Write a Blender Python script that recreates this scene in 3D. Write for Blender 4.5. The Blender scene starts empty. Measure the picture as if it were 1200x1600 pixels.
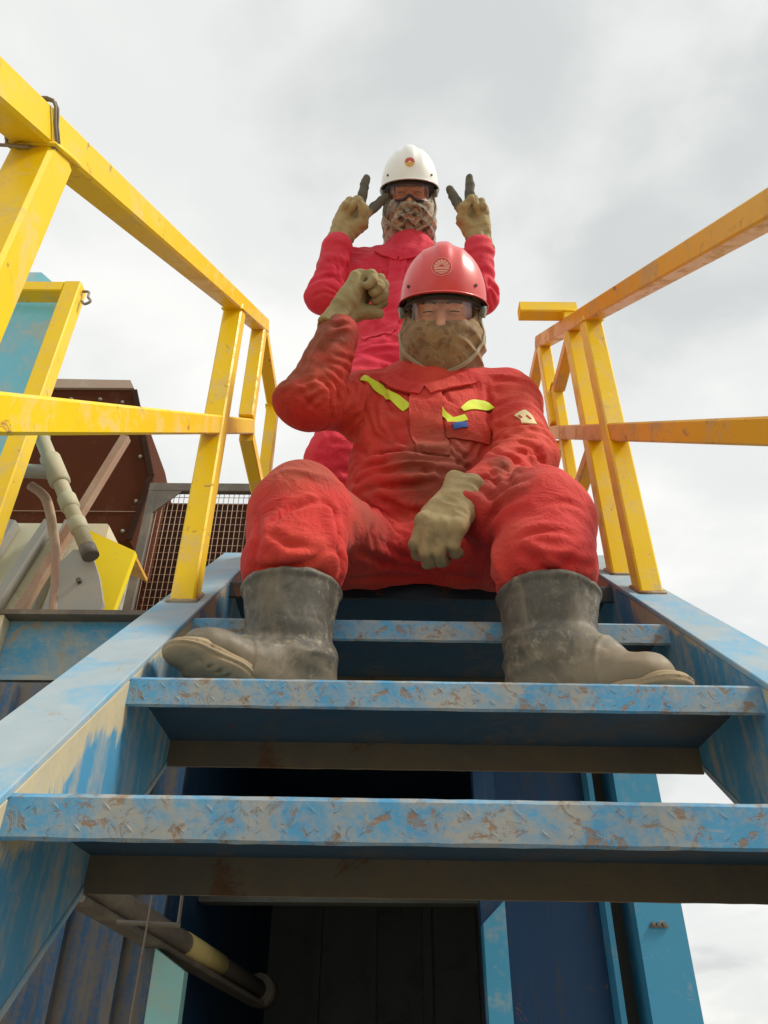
import bpy, bmesh, math, random
import numpy as np
import openvdb as vdb
from mathutils import Vector, Matrix
from mathutils.bvhtree import BVHTree

random.seed(7)
sc = bpy.context.scene
R = math.radians
COL = sc.collection

# ------------------------------------------------------------------ camera
cam_d = bpy.data.cameras.new('camera')
cam = bpy.data.objects.new('camera', cam_d)
COL.objects.link(cam)
cam_d.sensor_fit = 'VERTICAL'
cam_d.sensor_height = 36.0
cam_d.lens = 36.0 * 1220.0 / 1600.0
cam_d.clip_start = 0.02
cam_d.clip_end = 6000
PITCH, ROLL = R(35.0), R(0.4)
cam.matrix_world = Matrix.Rotation(R(90) + PITCH, 4, 'X') @ Matrix.Rotation(ROLL, 4, 'Z')
sc.camera = cam

# ------------------------------------------------------------------ world
SUN_EL, SUN_AZ = R(48), R(104)       # azimuth: clockwise from +Y (ahead of the camera)
w = bpy.data.worlds.new('World')
sc.world = w
w.use_nodes = True
nt = w.node_tree
nt.nodes.clear()
out = nt.nodes.new('ShaderNodeOutputWorld')
bg = nt.nodes.new('ShaderNodeBackground')
bg.inputs['Strength'].default_value = 0.12
sky = nt.nodes.new('ShaderNodeTexSky')
sky.sky_type = 'NISHITA'
sky.sun_disc = False
sky.sun_elevation = SUN_EL
sky.sun_rotation = SUN_AZ
sky.dust_density = 3.0
tc = nt.nodes.new('ShaderNodeTexCoord')
sep = nt.nodes.new('ShaderNodeSeparateXYZ')
nt.links.new(tc.outputs['Generated'], sep.inputs[0])
# project the view direction on a cloud layer so that clouds shrink towards the horizon
mz = nt.nodes.new('ShaderNodeMath'); mz.operation = 'ADD'; mz.inputs[1].default_value = 0.35
ab = nt.nodes.new('ShaderNodeMath'); ab.operation = 'MAXIMUM'; ab.inputs[1].default_value = 0.0
nt.links.new(sep.outputs[2], ab.inputs[0]); nt.links.new(ab.outputs[0], mz.inputs[0])
dv = nt.nodes.new('ShaderNodeVectorMath'); dv.operation = 'DIVIDE'
cmb = nt.nodes.new('ShaderNodeCombineXYZ')
for i in range(3):
    nt.links.new(mz.outputs[0], cmb.inputs[i])
nt.links.new(tc.outputs['Generated'], dv.inputs[0]); nt.links.new(cmb.outputs[0], dv.inputs[1])
def wnoise(scale, detail, rough, dist, off):
    mp = nt.nodes.new('ShaderNodeMapping'); mp.inputs['Location'].default_value = off
    n = nt.nodes.new('ShaderNodeTexNoise')
    n.inputs["Scale"].default_value = scale; n.inputs['Detail'].default_value = detail
    n.inputs['Roughness'].default_value = rough; n.inputs['Distortion'].default_value = dist
    nt.links.new(dv.outputs[0], mp.inputs[0]); nt.links.new(mp.outputs[0], n.inputs['Vector'])
    return n
n1 = wnoise(1.7, 4, 0.45, 0.2, (15.0, 16.9, 0.36))
n2 = wnoise(4.6, 5, 0.5, 0.3, (15.75, 7.32, 11.57))
mixn = nt.nodes.new('ShaderNodeMath'); mixn.operation = 'MULTIPLY_ADD'
mixn.inputs[1].default_value = 0.42
nt.links.new(n2.outputs['Fac'], mixn.inputs[0])
m2 = nt.nodes.new('ShaderNodeMath'); m2.operation = 'MULTIPLY'; m2.inputs[1].default_value = 0.58
nt.links.new(n1.outputs['Fac'], m2.inputs[0]); nt.links.new(m2.outputs[0], mixn.inputs[2])
cr = nt.nodes.new('ShaderNodeValToRGB')
cr.color_ramp.interpolation = 'EASE'
e = cr.color_ramp.elements
e[0].position = 0.34; e[0].color = (0.61, 0.63, 0.62, 1)
e[1].position = 0.62; e[1].color = (0.93, 0.925, 0.895, 1)
m_ = cr.color_ramp.elements.new(0.475); m_.color = (0.785, 0.80, 0.78, 1)
nt.links.new(mixn.outputs[0], cr.inputs[0])
sc10 = nt.nodes.new('ShaderNodeVectorMath'); sc10.operation = 'SCALE'; sc10.inputs['Scale'].default_value = 1.0 / 0.12
nt.links.new(cr.outputs[0], sc10.inputs[0])
mx = nt.nodes.new('ShaderNodeMixRGB'); mx.inputs[0].default_value = 0.93
nt.links.new(sky.outputs[0], mx.inputs[1]); nt.links.new(sc10.outputs[0], mx.inputs[2])
nt.links.new(mx.outputs[0], bg.inputs['Color']); nt.links.new(bg.outputs[0], out.inputs[0])

# ------------------------------------------------------------------ sun behind thin cloud
sl = bpy.data.lights.new('sun', 'SUN')
sl.energy = 2.9
sl.angle = R(12)
sl.color = (1.0, 0.93, 0.80)
so = bpy.data.objects.new('sun', sl)
COL.objects.link(so)
sd = Vector((math.sin(SUN_AZ) * math.cos(SUN_EL), math.cos(SUN_AZ) * math.cos(SUN_EL), math.sin(SUN_EL)))
so.rotation_euler = sd.to_track_quat('Z', 'Y').to_euler()
so.location = sd * 20

sc.view_settings.view_transform = 'Standard'
sc.view_settings.look = 'None'
sc.view_settings.gamma = 1.0
sc.view_settings.use_curve_mapping = False
sc.view_settings.exposure = 0.18
sc.render.engine = 'CYCLES'
sc.cycles.max_bounces = 8

# ------------------------------------------------------------------ materials
class NB:
    """small helper round a node tree"""
    def __init__(s, name):
        s.m = bpy.data.materials.new(name); s.m.use_nodes = True
        s.t = s.m.node_tree; s.t.nodes.clear()
        s.o = s.t.nodes.new('ShaderNodeOutputMaterial')
        s.b = s.t.nodes.new('ShaderNodeBsdfPrincipled')
        s.t.links.new(s.b.outputs[0], s.o.inputs[0])
        s.tc = s.t.nodes.new('ShaderNodeTexCoord')
    def link(s, a, b): s.t.links.new(a, b)
    def val(s, x, inp):
        if hasattr(x, 'is_output'): s.link(x, inp)
        else: inp.default_value = x
    def mapping(s, scale=(1, 1, 1), loc=(0, 0, 0), rot=(0, 0, 0), src='Object'):
        mp = s.t.nodes.new('ShaderNodeMapping')
        mp.inputs['Scale'].default_value = scale; mp.inputs['Location'].default_value = loc
        mp.inputs['Rotation'].default_value = rot
        s.link(s.tc.outputs[src], mp.inputs[0]); return mp.outputs[0]
    def noise(s, nscale, detail=4, rough=0.55, dist=0.0, vec=None, **kw):
        n = s.t.nodes.new('ShaderNodeTexNoise')
        n.inputs["Scale"].default_value = nscale; n.inputs['Detail'].default_value = detail
        n.inputs['Roughness'].default_value = rough; n.inputs['Distortion'].default_value = dist
        s.link(vec if vec is not None else s.mapping(**kw), n.inputs['Vector']); return n.outputs['Fac']
    def voro(s, nscale, feature='F1', vec=None, **kw):
        n = s.t.nodes.new('ShaderNodeTexVoronoi'); n.feature = feature
        n.inputs['Scale'].default_value = nscale
        s.link(vec if vec is not None else s.mapping(**kw), n.inputs['Vector']); return n.outputs['Distance']
    def ramp(s, x, stops, interp='LINEAR'):
        n = s.t.nodes.new('ShaderNodeValToRGB'); n.color_ramp.interpolation = interp
        el = n.color_ramp.elements
        while len(el) > 1: el.remove(el[-1])
        for i, (p, c) in enumerate(stops):
            if not hasattr(c, '__len__'): c = (c, c, c)
            q = el[0] if i == 0 else el.new(p)
            q.position = p; q.color = (*c[:3], 1)
        s.link(x, n.inputs[0]); return n.outputs[0]
    def mix(s, f, a, b, mode='MIX'):
        n = s.t.nodes.new('ShaderNodeMixRGB'); n.blend_type = mode
        s.val(f, n.inputs[0])
        for q, i in ((a, 1), (b, 2)):
            if hasattr(q, 'is_output'): s.link(q, n.inputs[i])
            else: n.inputs[i].default_value = (*q[:3], 1)
        return n.outputs[0]
    def math(s, op, a, b=0.0, c=0.0):
        n = s.t.nodes.new('ShaderNodeMath'); n.operation = op
        s.val(a, n.inputs[0]); s.val(b, n.inputs[1]); s.val(c, n.inputs[2]); return n.outputs[0]
    def pointy(s, lo, hi):
        g = s.t.nodes.new('ShaderNodeNewGeometry'); return s.ramp(g.outputs['Pointiness'], [(lo, 0), (hi, 1)])
    def bump(s, h, strength=0.3, dist=0.002, prev=None):
        n = s.t.nodes.new('ShaderNodeBump'); n.inputs['Strength'].default_value = strength
        n.inputs['Distance'].default_value = dist; s.link(h, n.inputs['Height'])
        if prev is not None: s.link(prev, n.inputs['Normal'])
        s.link(n.outputs[0], s.b.inputs['Normal']); return n.outputs[0]
    def set(s, **kw):
        for k, v in kw.items():
            k = {'color': 'Base Color', 'rough': 'Roughness', 'metal': 'Metallic', 'spec': 'Specular IOR Level',
                 'sheen': 'Sheen Weight', 'coat': 'Coat Weight', 'coatr': 'Coat Roughness', 'trans': 'Transmission Weight', 'ior': 'IOR', 'alpha': 'Alpha'}[k]
            if hasattr(v, '__len__') and not hasattr(v, 'is_output'): v = (*v[:3], 1)
            s.val(v, s.b.inputs[k])
        return s.m

def painted(name, paint, paint2, dust, rust, dust_amt=0.5, rust_amt=0.12, streak=False, seed=0.0, rough=0.55, scale=1.0, dark=None, edge_mud=None):
    b = NB(name)
    L = (seed, seed * 1.7, seed * 0.6)
    tone = b.mix(b.noise(6 * scale, 5, 0.6, 0.4, loc=L), paint, paint2)
    fine = b.noise(70 * scale, 3, 0.6, loc=L)
    sc_ = (9, 9, 1.1) if streak else (1, 1, 1)
    dn = b.noise(7 * scale if not streak else 2.6 * scale, 7, 0.68, 0.5, scale=sc_, loc=L)
    dm = b.ramp(b.math('MULTIPLY_ADD', fine, 0.22, b.math('MULTIPLY', dn, 0.86)), [(0.62 - 0.26 * dust_amt, 0.0), (0.76 - 0.22 * dust_amt, 1)])
    dcol = b.mix(b.noise(23 * scale, 4, loc=(1, 2, seed)), dust, [c * 0.72 for c in dust])
    c = b.mix(b.math('MULTIPLY', dm, 0.8), tone, dcol)
    rn = b.noise(17 * scale, 7, 0.72, 0.8, loc=(seed + 4, 1, 2))
    rm = b.ramp(rn, [(0.70 - rust_amt, 0.0), (0.76 - rust_amt, 1)])
    rcol = b.mix(fine, rust, [q * 0.5 for q in rust])
    c = b.mix(b.math('MULTIPLY', rm, 0.85), c, rcol)
    if dark is not None:
        kn = b.noise(31 * scale, 6, 0.7, 1.2, loc=(seed, 9, 3))
        c = b.mix(b.ramp(kn, [(0.60, 0), (0.68, 0.8)]), c, dark)
    if edge_mud is not None:             # mud caked along the upper edge of the stringer web
        dp = b.t.nodes.new('ShaderNodeVectorMath'); dp.operation = 'DOT_PRODUCT'
        dp.inputs[1].default_value = (0, 0.653, -0.757); b.link(b.tc.outputs['Object'], dp.inputs[0])
        big = b.noise(5.2, 3, 0.5, loc=(2, seed, 1)); sm_ = b.noise(26, 7, 0.7, 0.8, scale=(1, 1, 0.35), loc=(seed, 3, 2))
        v = b.math('ADD', dp.outputs['Value'], b.math('MULTIPLY_ADD', big, -0.34, 0.17))
        v = b.math('ADD', v, b.math('MULTIPLY_ADD', sm_, 0.13, -0.065))
        c = b.mix(b.ramp(v, [(0.335, 0.88), (0.352, 0.0)]), c, b.mix(fine, edge_mud, [q * 0.78 for q in edge_mud]))
    # scratches
    sv = b.mapping(scale=(14, 90, 90), rot=(0.3, 0.2, 0.6), loc=L)
    sn = b.noise(1.5, 3, 0.5, vec=sv)
    c = b.mix(b.ramp(sn, [(0.68, 0), (0.74, 0.45)]), c, [q * 0.9 for q in dust])
    b.set(color=c, rough=b.ramp(dm, [(0, rough), (1, 0.9)]), spec=0.35 if rough < 0.9 else 0.08)
    b.bump(b.math('ADD', b.math('MULTIPLY', rm, -0.6), b.math('MULTIPLY', fine, 0.25)), 0.5, 0.0015)
    return b.m

DUST = (0.50, 0.45, 0.36)
SAND = (0.62, 0.50, 0.30)
RUST = (0.30, 0.13, 0.055)
BLUE = (0.07, 0.29, 0.52)
BLUE2 = (0.11, 0.38, 0.62)
M = {}
M['tread'] = painted('worn_blue_steel', (0.050, 0.25, 0.48), (0.11, 0.36, 0.58), (0.46, 0.41, 0.33), (0.36, 0.22, 0.12), 0.60, 0.15, seed=1.3, scale=2.6, dark=(0.17, 0.17, 0.15))
M['stringer'] = painted('blue_channel_paint', (0.09, 0.30, 0.50), (0.16, 0.40, 0.58), (0.42, 0.46, 0.47), (0.50, 0.42, 0.27), 0.85, 0.10, seed=4.1, scale=0.9)
M['web'] = painted('streaked_blue_web', (0.04, 0.21, 0.40), (0.09, 0.31, 0.50), (0.42, 0.39, 0.32), (0.34, 0.28, 0.18), 0.42, 0.05, streak=True, seed=2.2, scale=1.3, edge_mud=(0.60, 0.50, 0.30))
M['underside'] = painted('shaded_rusty_underside', (0.016, 0.050, 0.100), (0.022, 0.065, 0.120), (0.085, 0.075, 0.06), (0.12, 0.055, 0.025), 0.35, 0.06, seed=6.0)  # navy base paints in the shade below the treads; rust and dust over it
M['rearlip'] = painted('mud_caked_lip', (0.13, 0.115, 0.085), (0.11, 0.10, 0.085), (0.20, 0.155, 0.10), (0.17, 0.08, 0.035), 0.6, 0.10, seed=7.7)
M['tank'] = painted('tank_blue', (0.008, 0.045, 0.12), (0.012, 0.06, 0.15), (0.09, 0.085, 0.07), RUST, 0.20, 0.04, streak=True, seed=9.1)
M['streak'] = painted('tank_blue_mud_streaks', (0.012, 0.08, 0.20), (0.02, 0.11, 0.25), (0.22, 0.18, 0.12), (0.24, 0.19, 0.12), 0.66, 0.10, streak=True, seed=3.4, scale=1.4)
M['column'] = painted('clean_blue_column', (0.045, 0.27, 0.47), (0.065, 0.32, 0.52), (0.38, 0.42, 0.42), RUST, 0.16, 0.0, seed=5.5)
M['teal'] = painted('pale_teal_paint', (0.22, 0.50, 0.50), (0.28, 0.55, 0.54), (0.5, 0.5, 0.42), RUST, 0.3, 0.0, seed=5.9)
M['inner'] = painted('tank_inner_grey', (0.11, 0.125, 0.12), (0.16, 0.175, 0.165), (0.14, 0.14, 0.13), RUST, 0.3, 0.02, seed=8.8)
M['yellow'] = painted('yellow_rail_paint', (0.86, 0.55, 0.006), (0.92, 0.66, 0.010), (0.80, 0.62, 0.28), (0.45, 0.20, 0.10), 0.27, 0.075, seed=2.9, rough=0.4, scale=1.7)
M['yellow2'] = painted('ochre_and_shaded_yellow_paint', (0.72, 0.34, 0.012), (0.78, 0.41, 0.015), (0.56, 0.38, 0.22), (0.36, 0.15, 0.07), 0.34, 0.09, seed=8.3, rough=0.42, scale=1.6)  # ochre paints the shade on the right rails; the box top is truly orange
M['brightyellow'] = painted('bright_yellow_sheet', (0.90, 0.68, 0.01), (0.92, 0.74, 0.02), (0.72, 0.55, 0.2), RUST, 0.12, 0.0, seed=1.1)
M['skypanel'] = painted('sky_blue_sheet', (0.16, 0.52, 0.72), (0.22, 0.60, 0.76), (0.50, 0.62, 0.62), RUST, 0.34, 0.0, seed=6.4, scale=1.2)
M['brown'] = painted('brown_hood', (0.066, 0.020, 0.009), (0.082, 0.025, 0.011), (0.12, 0.07, 0.045), RUST, 0.05, 0.0, seed=6.9, rough=0.95)
M['browntrim'] = painted('dusty_brown_trim', (0.42, 0.32, 0.25), (0.36, 0.27, 0.2), DUST, RUST, 0.4, 0.0, seed=3.9)
M['seatlip'] = painted('shaded_seat_edge', (0.015, 0.03, 0.05), (0.02, 0.04, 0.06), (0.10, 0.08, 0.06), (0.20, 0.09, 0.04), 0.3, 0.1, seed=2.6)  # shade under the thighs painted into the seat tread, with rust specks
M['greydark'] = painted('dark_grey_steel', (0.11, 0.10, 0.085), (0.15, 0.13, 0.11), (0.27, 0.24, 0.19), RUST, 0.4, 0.05, seed=4.9)
M['grey'] = painted('grey_steel', (0.32, 0.33, 0.31), (0.40, 0.40, 0.38), DUST, RUST, 0.4, 0.03, seed=5.2)
M['cream'] = painted('cream_sheet', (0.68, 0.64, 0.46), (0.74, 0.70, 0.54), (0.55, 0.5, 0.4), RUST, 0.2, 0.0, seed=2.0)
M['bolt'] = painted('bolt_steel', (0.22, 0.20, 0.17), (0.28, 0.25, 0.2), DUST, RUST, 0.3, 0.15, seed=4.4)
M['pipe'] = painted('drab_green_pipe', (0.36, 0.37, 0.25), (0.45, 0.43, 0.30), (0.56, 0.48, 0.33), RUST, 0.5, 0.03, seed=2.5, scale=2)
M['strut'] = painted('brown_strut_paint', (0.36, 0.22, 0.15), (0.42, 0.27, 0.19), (0.5, 0.4, 0.3), RUST, 0.4, 0.05, seed=7.5)
M['beambl'] = painted('blotched_beam', (0.05, 0.27, 0.50), (0.08, 0.33, 0.55), (0.50, 0.46, 0.33), (0.45, 0.38, 0.26), 0.62, 0.12, seed=3.0, scale=0.55)
M['weld'] = painted('weld_rust', (0.40, 0.33, 0.20), (0.30, 0.24, 0.16), DUST, RUST, 0.3, 0.2, seed=2.1)
M['dullyellow'] = painted('dull_yellow_band', (0.55, 0.45, 0.16), (0.62, 0.52, 0.22), (0.5, 0.45, 0.3), RUST, 0.4, 0.02, seed=1.4)
M['darkbrown'] = painted('dark_backing', (0.035, 0.018, 0.012), (0.045, 0.022, 0.014), (0.08, 0.06, 0.05), RUST, 0.1, 0.0, seed=6.1, rough=0.95)
M['black'] = painted('black_rubber', (0.02, 0.02, 0.02), (0.03, 0.03, 0.03), (0.16, 0.14, 0.11), RUST, 0.2, 0.0, seed=1.9)
M['cable'] = painted('steel_wire', (0.16, 0.14, 0.12), (0.22, 0.19, 0.16), DUST, RUST, 0.3, 0.1, seed=3.3)
b = NB('sandy_ground')
b.set(color=b.mix(b.noise(3, 8, 0.6), (0.28, 0.23, 0.165), (0.35, 0.29, 0.21)), rough=0.95)
b.bump(b.noise(14, 8, 0.65), 0.6, 0.03)
M['ground'] = b.m

# ------------------------------------------------------------------ mesh helpers
def link(o, parent=None):
    COL.objects.link(o)
    if parent is not None: o.parent = parent
    return o
def obj(name, bm, mat, parent=None, smooth=False):
    me = bpy.data.meshes.new(name)
    bm.normal_update(); bm.to_mesh(me); bm.free()
    for m in (mat if isinstance(mat, (list, tuple)) else [mat]): me.materials.append(m)
    if smooth: me.polygons.foreach_set('use_smooth', [True] * len(me.polygons))
    return link(bpy.data.objects.new(name, me), parent)
def empty(name, loc, label, cat, group=None):
    o = bpy.data.objects.new(name, None); o.location = loc; o.empty_display_size = 0.1
    link(o); return tag(o, label, cat, group)
def tag(o, label, cat, group=None):
    o['label'] = label; o['category'] = cat
    if group: o['group'] = group
    return o
def unworld(o):
    """child built in world coordinates: cancel the parent's location"""
    if o.parent is not None and o.parent.parent is None: o.location = -o.parent.location
    return o
def add_prism(bm, poly, axis, length, mi=0):
    """extrude a closed 3-D polygon along a vector"""
    ax = Vector(axis).normalized() * length
    a = [bm.verts.new(Vector(p)) for p in poly]; c = [bm.verts.new(Vector(p) + ax) for p in poly]
    n = len(poly); fs = [bm.faces.new(a[::-1]), bm.faces.new(c)]
    for i in range(n): fs.append(bm.faces.new((a[i], a[(i + 1) % n], c[(i + 1) % n], c[i])))
    for f in fs: f.material_index = mi
    bmesh.ops.recalc_face_normals(bm, faces=fs)
def add_beam(bm, p0, p1, w, h, up=(0, 0, 1), ch=0.003, mi=0):
    """box section w (sideways) x h (along up) with chamfered long edges"""
    p0, p1 = Vector(p0), Vector(p1); d = (p1 - p0).normalized()
    s = d.cross(Vector(up)).normalized(); u = s.cross(d).normalized()
    x, y = w / 2, h / 2
    pr = [(-x + ch, -y), (x - ch, -y), (x, -y + ch), (x, y - ch), (x - ch, y), (-x + ch, y), (-x, y - ch), (-x, -y + ch)]
    add_prism(bm, [p0 + s * a + u * b_ for a, b_ in pr], d, (p1 - p0).length, mi)
def add_box(bm, lo, hi, mi=0, ch=0.0):
    if ch:
        cx, cy, cz = [(a + b_) / 2 for a, b_ in zip(lo, hi)]
        add_beam(bm, (cx, lo[1], cz), (cx, hi[1], cz), hi[0] - lo[0], hi[2] - lo[2], ch=ch, mi=mi); return
    x0, y0, z0 = lo; x1, y1, z1 = hi
    add_prism(bm, [(x0, y0, z0), (x1, y0, z0), (x1, y1, z0), (x0, y1, z0)], (0, 0, 1), z1 - z0, mi)
def add_tube(bm, pts, r, seg=10, mi=0, closed=False):
    pts = [Vector(p) for p in pts]; n = len(pts)
    rs = r if hasattr(r, '__len__') else [r] * n
    rings = []; prev = None
    for i, p in enumerate(pts):
        if closed: t = pts[(i + 1) % n] - pts[i - 1]
        else: t = pts[min(i + 1, n - 1)] - pts[max(i - 1, 0)]
        t.normalize()
        a = prev if prev is not None else (Vector((0, 0, 1)) if abs(t.z) < 0.9 else Vector((1, 0, 0)))
        s = (a - t * a.dot(t)).normalized(); prev = s; u = t.cross(s)
        rings.append([bm.verts.new(p + (s * math.cos(k * 2 * math.pi / seg) + u * math.sin(k * 2 * math.pi / seg)) * rs[i]) for k in range(seg)])
    for i in range(n if closed else n - 1):
        A, B = rings[i], rings[(i + 1) % n]
        for k in range(seg):
            f = bm.faces.new((A[k], A[(k + 1) % seg], B[(k + 1) % seg], B[k])); f.material_index = mi; f.smooth = True
    if not closed:
        bm.faces.new(rings[0][::-1]).material_index = mi; bm.faces.new(rings[-1]).material_index = mi
def smooth_path(pts, k=6):
    P = [Vector(p) for p in pts]; o = []
    P = [P[0]] + P + [P[-1]]
    for i in range(1, len(P) - 2):
        for j in range(k):
            t = j / k; a, b_, c, d = P[i - 1:i + 3]
            o.append(0.5 * ((2 * b_) + (c - a) * t + (2 * a - 5 * b_ + 4 * c - d) * t * t + (3 * b_ - a - 3 * c + d) * t ** 3))
    o.append(P[-2]); return o

# ================================================================== SETTING
GZ = -1.50
bm = bmesh.new(); add_box(bm, (-2500, -2500, GZ - 1), (2500, 2500, GZ))
g = obj('ground', bm, M['ground']); g['kind'] = 'structure'

# ================================================================== STAIRCASE
# slope of the flight and its offsets: n is measured at right angles below the slope line through the lens
SL = math.atan(0.862)
CS, SN = math.cos(SL), math.sin(SL)
def on_slope(x, s, n):                       # s along the slope, n down from the line through the origin
    return Vector((x, s * CS + n * SN, s * SN - n * CS))
GO, RI = 0.24, 0.2069
XL, XR = -0.315, 0.468                       # inner faces of the two stringers
stair = empty('staircase', (0.076, -1.3, GZ), 'steep blue steel staircase with worn muddy treads climbing to the platform', 'staircase')
def schild(name, bm, mat, parent=stair, **kw):
    return unworld(obj(name, bm, mat, parent, **kw))
UPN = Vector((0, -SN, CS))
S_BOT, S_TOP = -2.05, 1.93
for side, xi in ((-1, XL), (1, XR)):
    bm = bmesh.new()
    t = 0.007
    xo = xi + side * 0.083
    # channel: web, top and bottom flange turned outwards
    def slab(xa, xb, n0, n1, mi, s0=S_BOT, s1=S_TOP):
        c0, c1 = on_slope((xa + xb) / 2, s0, (n0 + n1) / 2), on_slope((xa + xb) / 2, s1, (n0 + n1) / 2)
        add_beam(bm, c0, c1, abs(xb - xa), abs(n1 - n0), up=UPN, ch=0.0015, mi=mi)
    slab(xi, xi + side * t, 0.3085, 0.478, 1)
    slab(xi - side * 0.0012, xo, 0.2995, 0.3080, 0)
    slab(xi - side * 0.0012, xo, 0.4785, 0.487, 0)
    st = schild('stringer', bm, [M['stringer'], M['web']])
    # weld bead between flange and web and short horizontal landing flange
    bm = bmesh.new()
    pe = on_slope(xi, S_TOP, 0.304)
    zt = pe.z + 0.0005
    add_box(bm, (min(xi - side * .001, xo), pe.y - 0.004, zt - 0.0085), (max(xi - side * .001, xo), pe.y + 0.55, zt), ch=0.0015)
    add_box(bm, (min(xi, xi + side * t), pe.y - 0.1, zt - 0.16), (max(xi, xi + side * t), pe.y + 0.55, zt - 0.009), mi=1)
    schild('landing_edge', bm, [M['stringer'], M['web']])

random.seed(3)
def tread_mesh(seed):
    rr = random.Random(seed)
    bm = bmesh.new(); W = XR - XL
    nx = 40
    # bent plate profile (y, z) relative to the nosing top, lip down at the front and at the back
    prof = [(0.0045, -0.038), (0.0, -0.036), (0.0, -0.004), (0.004, 0.0), (0.226, 0.0), (0.230, -0.004), (0.230, -0.043),
            (0.2255, -0.043), (0.2255, -0.0052), (0.0045, -0.0052)]
    rows = []
    for i in range(nx + 1):
        x = W * i / nx; row = []
        for j, (y, z) in enumerate(prof):
            dy = dz = 0
            if j in (0, 1): dz = rr.uniform(-.0004, .0004); dy = rr.uniform(-.0003, .0003)
            if j in (2, 3): dz = rr.uniform(-.0003, .0002); dy = rr.uniform(-.0003, .0002)
            if j in (6, 7): dz = rr.uniform(-.0004, .0004)
            row.append(bm.verts.new((x, y + dy, z + dz - 0.006 * (x / W - 0.5))))
        rows.append(row)
    n = len(prof)
    for i in range(nx):
        for j in range(n):
            k = (j + 1) % n
            f = bm.faces.new((rows[i][j], rows[i][k], rows[i + 1][k], rows[i + 1][j]))
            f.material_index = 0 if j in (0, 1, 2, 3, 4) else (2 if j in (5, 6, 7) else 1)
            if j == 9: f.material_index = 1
    bm.faces.new(rows[0]); bm.faces.new(rows[-1][::-1])
    bmesh.ops.recalc_face_normals(bm, faces=bm.faces[:])
    return bm
def checker(bm, W):
    # raised lozenges of the chequer plate, on the lip and on the top
    def loz(c, d, u, nrm, L, wd, h):
        c, d, u, nrm = map(Vector, (c, d, u, nrm))
        a = [c + d * L, c + u * wd, c - d * L, c - u * wd]
        base = [bm.verts.new(p - nrm * 0.0005) for p in a]; top = [bm.verts.new(c + (p - c) * 0.5 + nrm * h) for p in a]
        bm.faces.new(top)
        for i in range(4): bm.faces.new((base[i], base[(i + 1) % 4], top[(i + 1) % 4], top[i]))
    sx = 0.0215; k = 0
    x = 0.02
    while x < W - 0.015:
        rows = [-0.011, -0.028] if True else []
        for r_i, z in enumerate(rows):
            sgn = 1 if (k + r_i) % 2 else -1
            zz = z - 0.006 * (x / W - 0.5)
            d = Vector((0.75 * sgn, 0, -0.66)).normalized(); u = Vector((-d.z, 0, d.x))
            if random.random() < 0.8: loz((x, 0, zz), d, u, (0, -1, 0), 0.0065, 0.0016, 0.0005)
        for q in range(8):
            y = 0.02 + q * 0.027; sgn = 1 if (k + q) % 2 else -1
            d = Vector((0.75 * sgn, 0.66, 0)).normalized(); u = Vector((-d.y, d.x, 0))
            loz((x, y, -0.006 * (x / W - 0.5)), d, u, (0, 0, 1), 0.0105, 0.0026, 0.0014)
        x += sx; k += 1
    bmesh.ops.recalc_face_normals(bm, faces=bm.faces[:])
tms = []
for v in range(3):
    bm = tread_mesh(v + 1); me = bpy.data.meshes.new('tread')
    bm.to_mesh(me); bm.free()
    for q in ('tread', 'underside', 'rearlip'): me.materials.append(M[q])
    tms.append(me)
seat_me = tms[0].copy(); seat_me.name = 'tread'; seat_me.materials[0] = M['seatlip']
bm = bmesh.new(); checker(bm, XR - XL); ckm = bpy.data.meshes.new('chequer_pattern'); bm.to_mesh(ckm); bm.free(); ckm.materials.append(M['tread'])
for k in range(-6, 4):
    Y = (2.83 + k) * GO; Z = 0.266 * 2.83 * GO + k * RI
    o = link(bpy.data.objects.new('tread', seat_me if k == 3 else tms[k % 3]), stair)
    o.location = Vector((XL, Y, Z)) - stair.location
    if k == 3: continue
    c = link(bpy.data.objects.new('chequer_pattern', ckm), o); c['kind'] = 'stuff'
    # fillet gusset of weld at both ends
# landing platform at the head of the flight
PZ = 1.008
plat = empty('landing_platform', (0.076, 2.3, PZ), 'blue steel landing platform at the head of the stairs', 'platform')
bm = bmesh.new()
add_box(bm, (XL + 0.002, 1.64, PZ - 0.006), (XR - 0.002, 3.1, PZ), mi=0)
unworld(obj('deck_plate', bm, M['tread'], plat))
bm = bmesh.new(); add_box(bm, (XL + 0.002, 1.646, PZ - 0.12), (XR - 0.002, 1.654, PZ - 0.0065)); unworld(obj('edge_plate', bm, M['web'], plat))
for y in (2.0, 2.5, 3.0):
    bm = bmesh.new(); add_beam(bm, (XL + .005, y, PZ - .04), (XR - .005, y, PZ - .04), 0.05, 0.06); unworld(obj('joist', bm, M['tank'], plat))

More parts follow.
